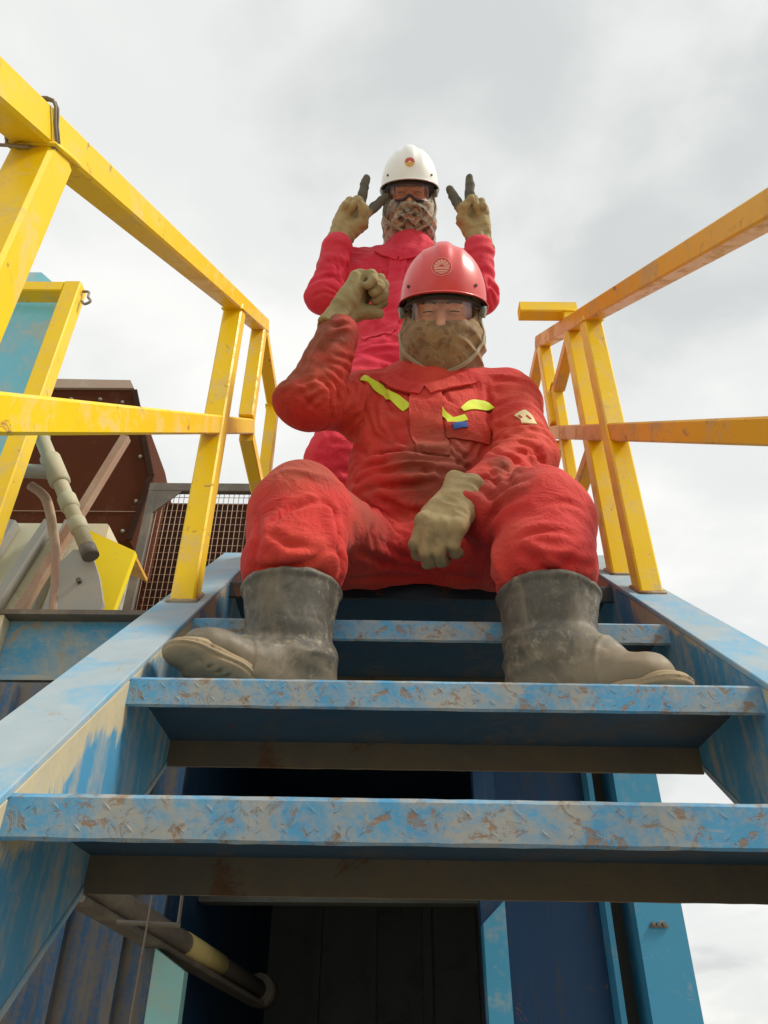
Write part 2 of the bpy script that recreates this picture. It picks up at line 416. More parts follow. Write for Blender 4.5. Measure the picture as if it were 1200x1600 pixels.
# ================================================================== HANDRAILS
def rail_thing(name, label, cat, loc, group, mat, bits):
    t = empty(name, loc, label, cat, group)
    for nm, p0, p1, up, (ww, hh) in bits:
        bm = bmesh.new(); add_beam(bm, p0, p1, ww, hh, up=up, ch=0.0035)
        unworld(obj(nm, bm, mat[nm] if isinstance(mat, dict) else mat, t))
        if nm == 'post':                       # weld bead round the foot, laid on the flange
            rr = random.Random(int(abs(p0[1]) * 1000)); q0, q1 = Vector(p0), Vector(p1)
            sl_foot = abs(q0.z - (flange_z(q0.y) - 0.012)) < 0.002; k_ = 0.862 if sl_foot else 0.0
            hh2 = ww / 2 + 0.0015; zf = (flange_z(q0.y) if sl_foot else q0.z) + 0.002
            lp = []
            for ax_, ay_ in ((-1, -1), (-.5, -1), (0, -1), (.5, -1), (1, -1), (1, -.5), (1, 0), (1, .5), (1, 1), (.5, 1), (0, 1), (-.5, 1), (-1, 1), (-1, .5), (-1, 0), (-1, -.5)):
                yy = ay_ * hh2
                lp.append(Vector((q0.x + ax_ * hh2 + rr.uniform(-.0006, .0006), q0.y + yy + rr.uniform(-.0006, .0006), zf + yy * k_)))
            if not sl_foot and q0.z > PZ + 0.05: continue
            bm = bmesh.new(); add_tube(bm, lp, [0.0042 + rr.uniform(-.0008, .0008) for _ in lp], 6, closed=True)
            unworld(obj('weld_bead', bm, M['weld'] if sl_foot else (mat['post'] if isinstance(mat, dict) else mat), t, smooth=True))
            zt_ = q1 - Vector((0, 0, .001)); lp = []
            kt = 0.862 if (q1.z > 1.0 or q0.y < 1.0) and nm == 'post' and name == 'handrail' and q0.y < 1.74 else 0.0
            for ax_, ay_ in ((-1, -1), (-.4, -1), (.3, -1), (1, -1), (1, -.3), (1, .4), (1, 1), (.4, 1), (-.3, 1), (-1, 1), (-1, .4), (-1, -.4)):
                lp.append(Vector((q0.x + ax_ * hh2, q0.y + ay_ * hh2, zt_.z + ay_ * hh2 * kt + rr.uniform(-.0005, .0005))))
            bm = bmesh.new(); add_tube(bm, lp, [0.0030 + rr.uniform(-.0006, .0006) for _ in lp], 6, closed=True)
            unworld(obj('weld_bead', bm, mat['post'] if isinstance(mat, dict) else mat, t, smooth=True))
    return t
def sl_rail(x, n, y0, y1):                       # points on a slope-parallel rail axis between two Y values
    a = (y0 - n * SN) / CS; b_ = (y1 - n * SN) / CS
    return on_slope(x, a, n), on_slope(x, b_, n)
def flange_z(y): return (y * SN - 0.2995) / CS   # height of the stringer's top flange
XA = -0.357
T = 0.041
def rail_z(y, n): return (y * SN - n) / CS
bits = []
p0, p1 = sl_rail(XA, -0.307, -0.45, 1.545); bits.append(('top_rail', p0, p1, UPN, (T, T)))
p0, p1 = sl_rail(XA, -0.015, -0.45, 1.537); bits.append(('mid_rail', p0, p1, UPN, (T - .002, T - .002)))
for y in (-0.32, 0.455, 1.245):
    bits.append(('post', (XA - .0, y, flange_z(y) - 0.012), (XA, y, rail_z(y, -0.288)), (0, 1, 0), (T + .003, T + .003)))
y = 1.518; bits.append(('post', (XA, y, rail_z(y, -0.034)), (XA, y, rail_z(y, -0.288)), (0, 1, 0), (0.038, 0.038)))
ztop = rail_z(1.53, -0.307)
bits += [('landing_rail', (XA, 1.541, ztop - .008), (XA, 1.83, ztop - .008), (0, 0, 1), (.036, .036)),
         ('landing_rail', (XA, 1.541, 1.318), (XA, 1.83, 1.318), (0, 0, 1), (.036, .036)),
         ('post', (XA, 1.85, PZ), (XA, 1.85, ztop - .028), (0, 1, 0), (0.036, 0.036))]
rail_thing('handrail', 'bright yellow square-tube handrail along the left side of the stairs', 'handrail', (XA, 0.5, 0.3), 'handrails of the staircase', M['yellow'], bits)
XB = 0.511
bits = []
p0, p1 = sl_rail(XB, -0.300, -0.45, 1.775); bits.append(('top_rail', p0, p1, UPN, (T, T)))
p0, p1 = sl_rail(XB, -0.006, -0.45, 1.772); bits.append(('mid_rail', p0, p1, UPN, (T - .002, T - .002)))
for y in (-0.32, 0.50, 1.322):
    bits.append(('post', (XB, y, flange_z(y) - 0.012), (XB, y, rail_z(y, -0.282)), (0, 1, 0), (T + .003, T + .003)))
y = 1.755
zt = rail_z(1.77, -0.300)
bits += [('post', (XB, y, rail_z(y, -0.026)), (XB, y, rail_z(y, -0.282)), (0, 1, 0), (0.038, 0.038)),
         ('landing_rail', (XB, 1.776, zt - .02), (XB, 1.98, zt - .02), (0, 0, 1), (.036, .036)),
         ('landing_rail', (XB, 1.776, 1.49), (XB, 1.98, 1.49), (0, 0, 1), (.036, .036)),
         ('post', (XB - .001, 2.0, PZ), (XB - .001, 2.0, zt - .04), (0, 1, 0), (0.036, 0.036))]
rail_thing('handrail', 'yellow square-tube handrail with shade painted in ochre along the right side of the stairs', 'handrail', (XB, 0.5, 0.3), 'handrails of the staircase', {'top_rail': M['yellow2'], 'mid_rail': M['yellow2'], 'post': M['yellow'], 'landing_rail': M['yellow2']}, bits)
# short landing barrier whose post stands just behind the right handrail
XC = 0.513
zb = 1.700
bits = [('post', (XC, 1.47, flange_z(1.47) - .012), (XC, 1.47, zb), (0, 1, 0), (.04, .04)),
        ('cross_bar', (0.375, 1.47, zb + 0.0205), (XC + 0.02, 1.47, zb + 0.0205), (0, 0, 1), (.04, .04)),
        ('rail', (XC + .008, 1.491, zb - .05), (XC + .008, 1.70, zb - .05), (0, 0, 1), (.034, .034)),
        ('rail', (XC + .004, 1.491, 1.235), (XC + .004, 1.70, 1.235), (0, 0, 1), (.034, .034)),
        ('post', (XC + .006, 1.716, PZ), (XC + .006, 1.716, zb - .03), (0, 1, 0), (.03, .03))]
rail_thing('barrier', 'short yellow barrier with a projecting top bar behind the right handrail', 'barrier', (XC, 1.47, flange_z(1.47)), None, {'post': M['yellow'], 'cross_bar': M['yellow'], 'rail': M['yellow2']}, bits)

# twisted wire round the left top rail
bm = bmesh.new()
c0 = Vector((XA, 0.418, rail_z(0.418, -0.307)))
ax = Vector((0, CS, SN))
for k, (off, rr) in enumerate(((0, 0.0017), (0.006, 0.0015))):
    loop = []
    h = T / 2 + 0.0022
    for a, b_ in ((-h, -h), (0, -h - .001), (h, -h), (h + .001, 0), (h, h), (0, h + .001), (-h, h), (-h - .001, 0)):
        loop.append(c0 + ax * (off + 0.003 * a / h) + Vector((1, 0, 0)) * a + UPN * b_)
    add_tube(bm, smooth_path(loop + [loop[0]], 3)[:-1], rr, 6, closed=True)
tail = [c0 + Vector((-h, 0, 0)) - UPN * h, c0 + Vector((0.0, 0, 0)) - UPN * (h + .003) - ax * .006, c0 + Vector((-.035, -.01, 0)) - UPN * (h + .012) - ax * .012,
        c0 + Vector((-.075, -.01, -.012)) - UPN * (h + .004), c0 + Vector((-.14, 0, .0)) - UPN * h]
add_tube(bm, smooth_path(tail, 5), 0.0017, 6)
wire = obj('wire_tie', bm, M['cable']); tag(wire, 'rusty twisted wire looped round the left top rail with a loose tail', 'wire')

# ================================================================== TANK UNDER THE PLATFORM
tank = empty('steel_tank', (0, 2.6, GZ), 'dark blue steel tank cabin with an open doorway under the landing', 'tank')
def tk(name, lo, hi, mat, ch=0.0, parent=tank):
    bm = bmesh.new(); add_box(bm, lo, hi, ch=ch); o = obj(name, bm, mat, parent)
    if parent is tank: unworld(o)
    return o
TT = 0.93
tk('corner_post', (0.556, 1.90, GZ), (0.660, 2.0, TT), M['column'], 0.006)
tk('door_jamb', (0.500, 1.93, GZ), (0.512, 1.99, TT), M['column'], 0.002)
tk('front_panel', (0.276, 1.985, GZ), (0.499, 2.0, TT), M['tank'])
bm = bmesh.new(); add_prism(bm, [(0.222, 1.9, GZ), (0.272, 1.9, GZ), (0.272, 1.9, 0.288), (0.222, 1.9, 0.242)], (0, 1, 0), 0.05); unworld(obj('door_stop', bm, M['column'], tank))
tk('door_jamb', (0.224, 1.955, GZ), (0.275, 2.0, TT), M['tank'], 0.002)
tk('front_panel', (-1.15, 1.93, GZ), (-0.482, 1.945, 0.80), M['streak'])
for i in range(5):
    tk('stiffener', (-1.10 + i * 0.13, 1.905, GZ), (-1.075 + i * 0.13, 1.9295, 0.79), M['streak'], 0.004)
bm = bmesh.new(); add_prism(bm, [(-0.481, 1.90, GZ), (-0.413, 1.90, GZ), (-0.413, 1.90, 0.148), (-0.481, 1.90, 0.190)], (0, 1, 0), 0.04); unworld(obj('jamb_strip', bm, M['teal'], tank))
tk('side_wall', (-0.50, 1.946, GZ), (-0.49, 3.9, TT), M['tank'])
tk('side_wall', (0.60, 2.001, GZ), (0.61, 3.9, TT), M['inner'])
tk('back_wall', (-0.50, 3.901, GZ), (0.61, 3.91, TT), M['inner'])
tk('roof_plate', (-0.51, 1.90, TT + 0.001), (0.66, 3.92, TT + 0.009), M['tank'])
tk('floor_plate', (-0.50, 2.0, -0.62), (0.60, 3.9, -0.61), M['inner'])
tk('header_beam', (-0.489, 2.3, 0.34), (0.50, 2.36, 0.44), M['inner'], 0.004)
for i in range(4):
    tk('wall_rib', (-0.3 + i * 0.24, 3.86, -0.6), (-0.26 + i * 0.24, 3.90, 0.9), M['inner'], 0.003)
tk('ceiling_rail', (-0.30, 2.45, 0.60), (-0.27, 3.88, 0.63), M['inner'], 0.003)
tk('ceiling_rail', (0.15, 2.45, 0.60), (0.18, 3.88, 0.63), M['inner'], 0.003)
# pipe crossing the doorway
pp = empty('drain_pipe', (-0.54, 1.7, 0.26), 'dark steel drain pipe with a yellow band slanting into the doorway', 'pipe')
a, b_ = Vector((-0.545, 1.68, 0.262)), Vector((-0.345, 2.62, 0.158))
def lerp(t): return a.lerp(b_, t)
bm = bmesh.new(); add_tube(bm, [lerp(-.1), lerp(.5), lerp(1)], 0.024, 16); unworld(obj('pipe_run', bm, M['greydark'], pp))
bm = bmesh.new(); add_tube(bm, [lerp(.42), lerp(.66)], 0.0262, 16); unworld(obj('yellow_band', bm, M['dullyellow'], pp))
bm = bmesh.new(); add_beam(bm, lerp(-.1) - Vector((0, 0, .035)), lerp(1) - Vector((0, 0, .035)), 0.045, 0.012); unworld(obj('support_angle', bm, M['greydark'], pp))
bm = bmesh.new(); add_tube(bm, [lerp(.98), lerp(1.04)], 0.042, 12); add_tube(bm, [lerp(1.03), lerp(1.10)], 0.018, 8)
for i in range(6):
    q = lerp(.975) + Matrix.Rotation(i * math.pi / 3, 3, 'Y') @ Vector((0.034, 0, 0)); add_tube(bm, [q, q + (b_ - a).normalized() * 0.03], 0.005, 6)
unworld(obj('flange', bm, M['greydark'], pp))
bm = bmesh.new()
add_tube(bm, smooth_path([(-.398, 1.5, .32), (-.400, 1.5, .18), (-.403, 1.5, .0), (-.406, 1.5, -.3)], 4), 0.0018, 6)
hw = obj('hanging_wire', bm, M['cable']); tag(hw, 'thin wire hanging down in front of the streaked tank panel', 'wire')
bm = bmesh.new(); add_beam(bm, (-.455, 1.508, .190), (-.345, 1.508, .186), .006, .008); add_beam(bm, (-.349, 1.508, .186), (-.349, 1.508, .235), .006, .006, up=(0, 1, 0))
hk = obj('hook_bar', bm, M['greydark']); tag(hk, 'small dark hook bar crossing the hanging wire under the first tread', 'hook')
# welded ID plate / bolts on the corner post
bm = bmesh.new()
for i in range(3):
    add_tube(bm, [(0.590 + i * .012, 1.9005, 0.243), (0.590 + i * .012, 1.893, 0.243)], 0.0045, 6)
add_box(bm, (0.582, 1.8955, 0.236), (0.622, 1.899, 0.240))
unworld(obj('bolt_row', bm, M['greydark'], tank))

# ================================================================== MACHINERY ON THE LEFT
# yellow frame with sky-blue sheet
fr = empty('panel_stand', (-1.4, 1.9, 0.5), 'yellow steel frame holding a sky-blue sheet panel at the far left', 'frame')
def part(name, parent, mat, fn, smooth=False):
    bm = bmesh.new(); fn(bm); return unworld(obj(name, bm, mat, parent, smooth))
part('upright', fr, M['yellow'], lambda bm: add_beam(bm, (-1.150, 1.9, 0.55), (-1.150, 1.9, 2.335), .062, .062, up=(0, 1, 0), ch=.004))
part('top_bar', fr, M['yellow'], lambda bm: add_beam(bm, (-1.70, 1.9, 2.31), (-1.182, 1.9, 2.31), .062, .05, ch=.004))
part('upright', fr, M['yellow'], lambda bm: add_beam(bm, (-1.732, 1.9, 0.55), (-1.732, 1.9, 2.335), .062, .062, up=(0, 1, 0), ch=.004))
part('sheet_panel', fr, M['skypanel'], lambda bm: add_prism(bm, [(-1.70, 1.96, 1.20), (-1.24, 1.96, 1.55), (-1.20, 1.96, 2.34), (-1.28, 1.96, 2.44), (-1.34, 1.96, 2.50), (-1.70, 1.96, 2.50)], (0, 1, 0), 0.02))
part('hook', fr, M['cable'], lambda bm: add_tube(bm, smooth_path([(-1.118, 1.9, 2.315), (-1.095, 1.9, 2.312), (-1.092, 1.9, 2.285), (-1.078, 1.9, 2.262), (-1.096, 1.9, 2.246), (-1.110, 1.9, 2.262)], 4), 0.005, 6))
# brown hood
hd = empty('metal_hood', (-1.5, 3.2, 1.9), 'dark brown metal hood with a sloping corner above the yellow box', 'hood')
def hood(bm): add_prism(bm, [(-2.0, 3.0, 1.93), (-1.16, 3.0, 1.93), (-1.123, 3.0, 2.30), (-1.313, 3.0, 2.87), (-2.0, 3.0, 2.87)], (0, 1, 0), 0.7)
part('cover', hd, M['brown'], hood)
part('top_trim', hd, M['browntrim'], lambda bm: add_prism(bm, [(-2.0, 2.985, 2.872), (-1.315, 2.985, 2.872), (-1.345, 2.985, 2.93), (-2.0, 2.985, 2.94)], (0, 1, 0), 0.72))
part('edge_trim', hd, M['darkbrown'], lambda bm: (add_beam(bm, (-1.125, 2.99, 2.30), (-1.312, 2.99, 2.86), .03, .012, up=(0, 1, 0)), add_beam(bm, (-1.16, 2.99, 1.93), (-1.124, 2.99, 2.30), .03, .012, up=(0, 1, 0))))
part('seam_strip', hd, M['strut'], lambda bm: add_beam(bm, (-2.0, 2.996, 2.09), (-1.145, 2.996, 2.09), .004, .004))
for hx, hz_ in ((-1.93, 2.80), (-1.78, 2.80), (-1.63, 2.80), (-1.48, 2.80), (-1.36, 2.78), (-1.20, 2.42), (-1.17, 2.15), (-1.20, 1.98), (-1.35, 1.98), (-1.50, 1.98)):
    part('rivet', hd, M['bolt'], lambda bm: add_tube(bm, [(hx, 3.0, hz_), (hx, 2.988, hz_)], [0.011, 0.007], 8))
# bright yellow box
yb = empty('equipment_box', (-1.0, 2.45, 1.1), 'bright yellow sheet metal box beside the dark wire screen', 'box')
part('front_sheet', yb, M['brightyellow'], lambda bm: add_prism(bm, [(-1.045, 2.39, 1.05), (-0.955, 2.40, 1.05), (-0.900, 2.40, 1.50), (-1.095, 2.38, 1.585)], (0, 1, 0), 0.03))
part('top_sheet', yb, M['yellow2'], lambda bm: add_prism(bm, [(-1.13, 2.42, 1.62), (-0.912, 2.42, 1.515), (-0.912, 2.42, 1.50), (-1.13, 2.42, 1.60)], (0, 1, 0), 0.20))
# wire screen
ws = empty('wire_screen', (-0.75, 2.8, 1.3), 'dark steel wire screen in a grey frame behind the stairs', 'screen')
gx0, gx1, gz0, gz1 = -1.045, -0.52, 1.25, 2.11
part('top_frame', ws, M['greydark'], lambda bm: add_beam(bm, (gx0, 2.8, gz1 - .03), (gx1, 2.8, gz1 - .03), .03, .045))
part('side_frame', ws, M['greydark'], lambda bm: add_beam(bm, (gx0 + .02, 2.8, gz0), (gx0 + .02, 2.8, gz1 - .053), .04, .03, up=(0, 1, 0)))
part('side_frame', ws, M['greydark'], lambda bm: add_beam(bm, (gx1 - .03, 2.8, gz0), (gx1 - .03, 2.8, gz1 - .062), .06, .03, up=(0, 1, 0)))
part('bottom_frame', ws, M['greydark'], lambda bm: add_beam(bm, (gx0, 2.8, gz0 - .02), (gx1, 2.8, gz0 - .02), .03, .04))
part('corner_gusset', ws, M['greydark'], lambda bm: add_prism(bm, [(gx0 + .04, 2.785, gz1 - .053), (gx0 + .04, 2.785, gz1 - .17), (gx0 + .15, 2.785, gz1 - .053)], (0, 1, 0), 0.006))
def wires(bm):
    x = gx0 + .05
    while x < gx1 - .06:
        add_tube(bm, [(x, 2.80, gz0), (x, 2.80, gz1 - .06)], 0.0016, 5); x += 0.022
    z = gz0 + .03
    while z < gz1 - .07:
        add_tube(bm, [(gx0 + .06, 2.806, z), (gx1 - .06, 2.806, z)], 0.0016, 5); z += 0.036
o = part('wire_mesh', ws, M['strut'], wires); o['kind'] = 'stuff'
part('backing_plate', ws, M['darkbrown'], lambda bm: add_box(bm, (gx0 + .06, 2.87, gz0), (gx1 - .06, 2.88, gz1 - .06)))
# hose and fittings
hs = empty('pipe_assembly', (-1.2, 2.2, 1.6), 'drab green pipe with couplings and a side branch behind the left mid rail', 'pipe')
A_, B_ = Vector((-1.300, 2.2, 1.93)), Vector((-0.985, 2.2, 1.385))
def hl(t): return A_.lerp(B_, t)
part('main_pipe', hs, M['pipe'], lambda bm: add_tube(bm, [hl(-.1), hl(.5), hl(1)], 0.026, 14))
for t0, t1, rr in ((.05, .13, .031), (.30, .50, .036), (.62, .70, .032), (.80, .87, .031)):
    part('coupling', hs, M['pipe'], lambda bm: add_tube(bm, [hl(t0 - .012), hl(t0), hl(t1), hl(t1 + .012)], [rr * .8, rr, rr, rr * .8], 14))
part('branch_pipe', hs, M['grey'], lambda bm: add_tube(bm, [hl(.42), hl(.42) + Vector((-.06, 0, .005)), hl(.42) + Vector((-.2, 0, .012))], 0.026, 14))
part('valve_knob', hs, M['grey'], lambda bm: (add_tube(bm, [hl(.42) + Vector((-.13, 0, -.02)), hl(.42) + Vector((-.13, 0, -.085))], 0.008, 8), add_tube(bm, [hl(.42) + Vector((-.13, 0, -.08)), hl(.42) + Vector((-.135, 0, -.115))], [.02, .022], 8)))
part('pipe_end', hs, M['greydark'], lambda bm: add_tube(bm, [hl(.99), hl(1.06)], 0.028, 12))
bm = bmesh.new(); add_tube(bm, smooth_path([(-1.27, 2.25, 1.68), (-1.20, 2.25, 1.62), (-1.14, 2.25, 1.48), (-1.10, 2.25, 1.36), (-1.07, 2.25, 1.22), (-1.04, 2.25, 1.05)], 6), 0.017, 10)
cb = obj('hose', bm, M['strut']); tag(cb, 'thin dusty brown hose curving down in front of the cream panels', 'hose')
bm = bmesh.new(); add_beam(bm, (-0.995, 2.3, 1.95), (-1.235, 2.3, 1.06), .034, .034, up=(0, 1, 0))
sb = obj('strut', bm, M['strut']); tag(sb, 'slanting brown square strut crossing behind the green pipe', 'strut')
sp = empty('guard_plate', (-1.03, 2.22, 1.1), 'pale grey guard plate with a rounded shoulder below the green pipe end', 'plate')
part('plate', sp, M['grey'], lambda bm: add_prism(bm, [(-1.10, 2.24, 1.05), (-1.09, 2.24, 1.34), (-1.05, 2.24, 1.405), (-0.99, 2.24, 1.40), (-0.94, 2.24, 1.30), (-0.905, 2.24, 1.20), (-0.93, 2.24, 1.05)], (0, 1, 0), 0.02))
part('bolt', sp, M['greydark'], lambda bm: add_tube(bm, [(-1.00, 2.24, 1.28), (-1.00, 2.225, 1.28)], 0.009, 6))
part('bolt', sp, M['greydark'], lambda bm: add_tube(bm, [(-0.955, 2.24, 1.16), (-0.955, 2.225, 1.16)], 0.009, 6))
cp = empty('cream_housing', (-1.35, 2.6, 1.1), 'cream sheet housing with grey ribs at the lower left', 'housing')
part('cream_sheet', cp, M['cream'], lambda bm: add_box(bm, (-1.85, 2.55, 0.95), (-1.08, 2.95, 1.72), ch=.01))
for x0_, x1_ in ((-1.62, -1.42), (-1.50, -1.28), (-1.32, -1.20)):
    part('rib', cp, M['grey'], lambda bm: add_beam(bm, (x0_, 2.52, 1.0), (x1_ - .02, 2.52, 1.70), .035, .05, up=(0, 1, 0)))
for cx_, cz_ in ((-1.55, 1.60), (-1.30, 1.66), (-1.16, 1.30), (-1.16, 1.12)):
    part('bolt', cp, M['bolt'], lambda bm: add_tube(bm, [(cx_, 2.55, cz_), (cx_, 2.535, cz_)], [0.012, 0.010], 6))
# blotched beam beside the stairs
be = empty('base_beam', (-0.9, 2.0, 0.84), 'blue and beige blotched steel beam left of the stairs', 'beam')
part('web', be, M['beambl'], lambda bm: add_box(bm, (-1.075, 2.03, 0.845), (-0.52, 2.04, 1.028)))
part('top_flange', be, M['greydark'], lambda bm: add_box(bm, (-1.11, 1.985, 1.0285), (-0.52, 2.09, 1.043), ch=.002))
part('bottom_flange', be, M['beambl'], lambda bm: add_box(bm, (-1.11, 1.985, 0.830), (-0.52, 2.09, 0.8445), ch=.002))
part('end_plate', be, M['cream'], lambda bm: add_box(bm, (-1.12, 1.99, 0.60), (-1.076, 2.05, 1.028), ch=.003))
part('end_plate', be, M['greydark'], lambda bm: add_box(bm, (-1.4, 1.95, 0.5), (-1.121, 2.05, 1.045), ch=.003))
part('lower_sheet', be, M['brown'], lambda bm: add_box(bm, (-1.05, 2.05, 0.6), (-0.52, 2.06, 0.829)))

# ================================================================== SCULPTING TOOLS
def vec(*a): return np.array(a, dtype=np.float32)
class Sculpt:
    """signed-distance sculpting: smooth unions of round cones and ellipsoids, meshed through OpenVDB"""
    def __init__(s, lo, hi, res):
        s.lo = np.array(lo, np.float32); s.res = res
        s.n = np.ceil((np.array(hi) - s.lo) / res).astype(int) + 1
        s.D = np.full(s.n, 0.5, np.float32)
    def _sub(s, lo, hi, mg):
        a = np.clip(np.floor((np.array(lo) - mg - s.lo) / s.res).astype(int), 0, s.n - 1)
        b_ = np.clip(np.ceil((np.array(hi) + mg - s.lo) / s.res).astype(int) + 1, 1, s.n)
        sl_ = tuple(slice(a[i], b_[i]) for i in range(3))
        ax = [(np.arange(a[i], b_[i], dtype=np.float32) * s.res + s.lo[i]) for i in range(3)]
        return sl_, (ax[0][:, None, None], ax[1][None, :, None], ax[2][None, None, :])
    def _merge(s, sl_, d, k, mode):
        S = s.D[sl_]
        if mode == 'add':
            if k <= 0: s.D[sl_] = np.minimum(S, d); return
            h = np.clip(0.5 + 0.5 * (S - d) / k, 0, 1)
            s.D[sl_] = S * (1 - h) + d * h - k * h * (1 - h)
        elif mode == 'sub':
            k = max(k, 1e-4)
            h = np.clip(0.5 - 0.5 * (S + d) / k, 0, 1)
            s.D[sl_] = S * (1 - h) - d * h + k * h * (1 - h)
    def cone(s, a, b_, ra, rb, k=0.02, sq=None, mode='add'):
        a = np.array(a, np.float32); b_ = np.array(b_, np.float32); r = max(ra, rb) + k + 0.01
        sl_, (X, Y, Z) = s._sub(np.minimum(a, b_), np.maximum(a, b_), r)
        if X.size * Y.size * Z.size == 0: return
        ba = b_ - a; L2 = float(ba @ ba) + 1e-12
        px, py, pz = X - a[0], Y - a[1], Z - a[2]
        h = np.clip((px * ba[0] + py * ba[1] + pz * ba[2]) / L2, 0, 1)
        qx, qy, qz = px - ba[0] * h, py - ba[1] * h, pz - ba[2] * h
        if sq is not None:
            n, f = np.array(sq[0], np.float32), sq[1]; n = n / np.linalg.norm(n)
            dt = (qx * n[0] + qy * n[1] + qz * n[2]) * (f - 1)
            qx, qy, qz = qx + dt * n[0], qy + dt * n[1], qz + dt * n[2]
        s._merge(sl_, np.sqrt(qx * qx + qy * qy + qz * qz) - (ra + (rb - ra) * h), k, mode)
    def chain(s, pts, rs, k=0.02, **kw):
        for i in range(len(pts) - 1): s.cone(pts[i], pts[i + 1], rs[i], rs[i + 1], k, **kw)
    def ell(s, c, r, rot=None, k=0.02, mode='add'):
        c = np.array(c, np.float32); m = max(r) + k + 0.01
        sl_, (X, Y, Z) = s._sub(c, c, m)
        px, py, pz = X - c[0], Y - c[1], Z - c[2]
        if rot is not None:
            R_ = np.array(rot, np.float32)
            qx = R_[0, 0] * px + R_[1, 0] * py + R_[2, 0] * pz
            qy = R_[0, 1] * px + R_[1, 1] * py + R_[2, 1] * pz
            qz = R_[0, 2] * px + R_[1, 2] * py + R_[2, 2] * pz
        else: qx, qy, qz = px, py, pz
        k0 = np.sqrt((qx / r[0]) ** 2 + (qy / r[1]) ** 2 + (qz / r[2]) ** 2)
        k1 = np.sqrt((qx / r[0] ** 2) ** 2 + (qy / r[1] ** 2) ** 2 + (qz / r[2] ** 2) ** 2) + 1e-9
        s._merge(sl_, k0 * (k0 - 1) / k1, k, mode)
    def cut(s, p, n):
        """remove what lies on the side the normal points to"""
        n = np.array(n, np.float32); n /= np.linalg.norm(n)
        ax = [np.arange(s.n[i], dtype=np.float32) * s.res + s.lo[i] - p[i] for i in range(3)]
        s.D = np.maximum(s.D, ax[0][:, None, None] * n[0] + ax[1][None, :, None] * n[1] + ax[2][None, None, :] * n[2])
    def arrays(s, smooth=2):
        g = vdb.FloatGrid(0.5)
        g.copyFromArray(np.ascontiguousarray(np.clip(s.D, -0.5, 0.5)))
        P, Q = g.convertToQuads(0.0) if False else (None, None)
        res = g.convertToPolygons(isovalue=0.0, adaptivity=0.0)
        pts, tris, quads = res
        P = np.array(pts, np.float32) * s.res + s.lo
        return P, np.array(tris), np.array(quads)
def raw_mesh(name, P, tris, quads):
    me = bpy.data.meshes.new(name)
    nq, ntri = len(quads), len(tris)
    me.vertices.add(len(P)); me.vertices.foreach_set('co', P.astype(np.float32).ravel())
    loops = np.concatenate([quads.ravel(), tris.ravel()]).astype(np.int32)
    me.loops.add(len(loops)); me.loops.foreach_set('vertex_index', loops)
    starts = np.concatenate([np.arange(nq) * 4, nq * 4 + np.arange(ntri) * 3]).astype(np.int32)
    me.polygons.add(nq + ntri); me.polygons.foreach_set('loop_start', starts)
    me.update(calc_edges=True); me.validate()
    me.polygons.foreach_set('use_smooth', [True] * len(me.polygons))
    return me
def vnormals(me):
    a = np.empty(len(me.vertices) * 3, np.float32); me.vertices.foreach_get('normal', a); return a.reshape(-1, 3)
def vcoords(me):
    a = np.empty(len(me.vertices) * 3, np.float32); me.vertices.foreach_get('co', a); return a.reshape(-1, 3)
def relax(me, it=2, f=0.5):
    P = vcoords(me); E_ = np.empty(len(me.edges) * 2, np.int32); me.edges.foreach_get('vertices', E_); E_ = E_.reshape(-1, 2)
    deg = np.bincount(E_.ravel(), minlength=len(P)).astype(np.float32)[:, None] + 1e-6
    for _ in range(it):
        S = np.zeros_like(P)
        for c in range(3):
            S[:, c] = np.bincount(E_[:, 0], weights=P[E_[:, 1], c], minlength=len(P)) + np.bincount(E_[:, 1], weights=P[E_[:, 0], c], minlength=len(P))
        P = P + (S / deg - P) * f
    me.vertices.foreach_set('co', P.ravel()); me.update()
def hash3(ix, iy, iz, seed):
    h = (ix * 374761393 + iy * 668265263 + iz * 2147483647 + seed * 974634777) & 0xffffffff
    h = ((h ^ (h >> 13)) * 1274126177) & 0xffffffff
    return ((h ^ (h >> 16)) & 0xffff).astype(np.float32) / 32767.5 - 1
def vnoise(P, seed=0):
    P = np.asarray(P, np.float32); i = np.floor(P).astype(np.int64); f = P - i; f = f * f * (3 - 2 * f)
    r = 0
    for dx in (0, 1):
        for dy in (0, 1):
            for dz in (0, 1):
                wgt = (f[:, 0] if dx else 1 - f[:, 0]) * (f[:, 1] if dy else 1 - f[:, 1]) * (f[:, 2] if dz else 1 - f[:, 2])
                r = r + wgt * hash3(i[:, 0] + dx, i[:, 1] + dy, i[:, 2] + dz, seed)
    return r
def displace(me, d):
    P = vcoords(me) + vnormals(me) * np.asarray(d, np.float32)[:, None]
    me.vertices.foreach_set('co', P.ravel()); me.update()
def seg_param(P, a, b_):
    a, b_ = np.array(a, np.float32), np.array(b_, np.float32); ba = b_ - a
    h = np.clip(((P - a) @ ba) / (ba @ ba), 0, 1); q = P - a - h[:, None] * ba
    return h, q, np.linalg.norm(q, axis=1), float(np.linalg.norm(ba))
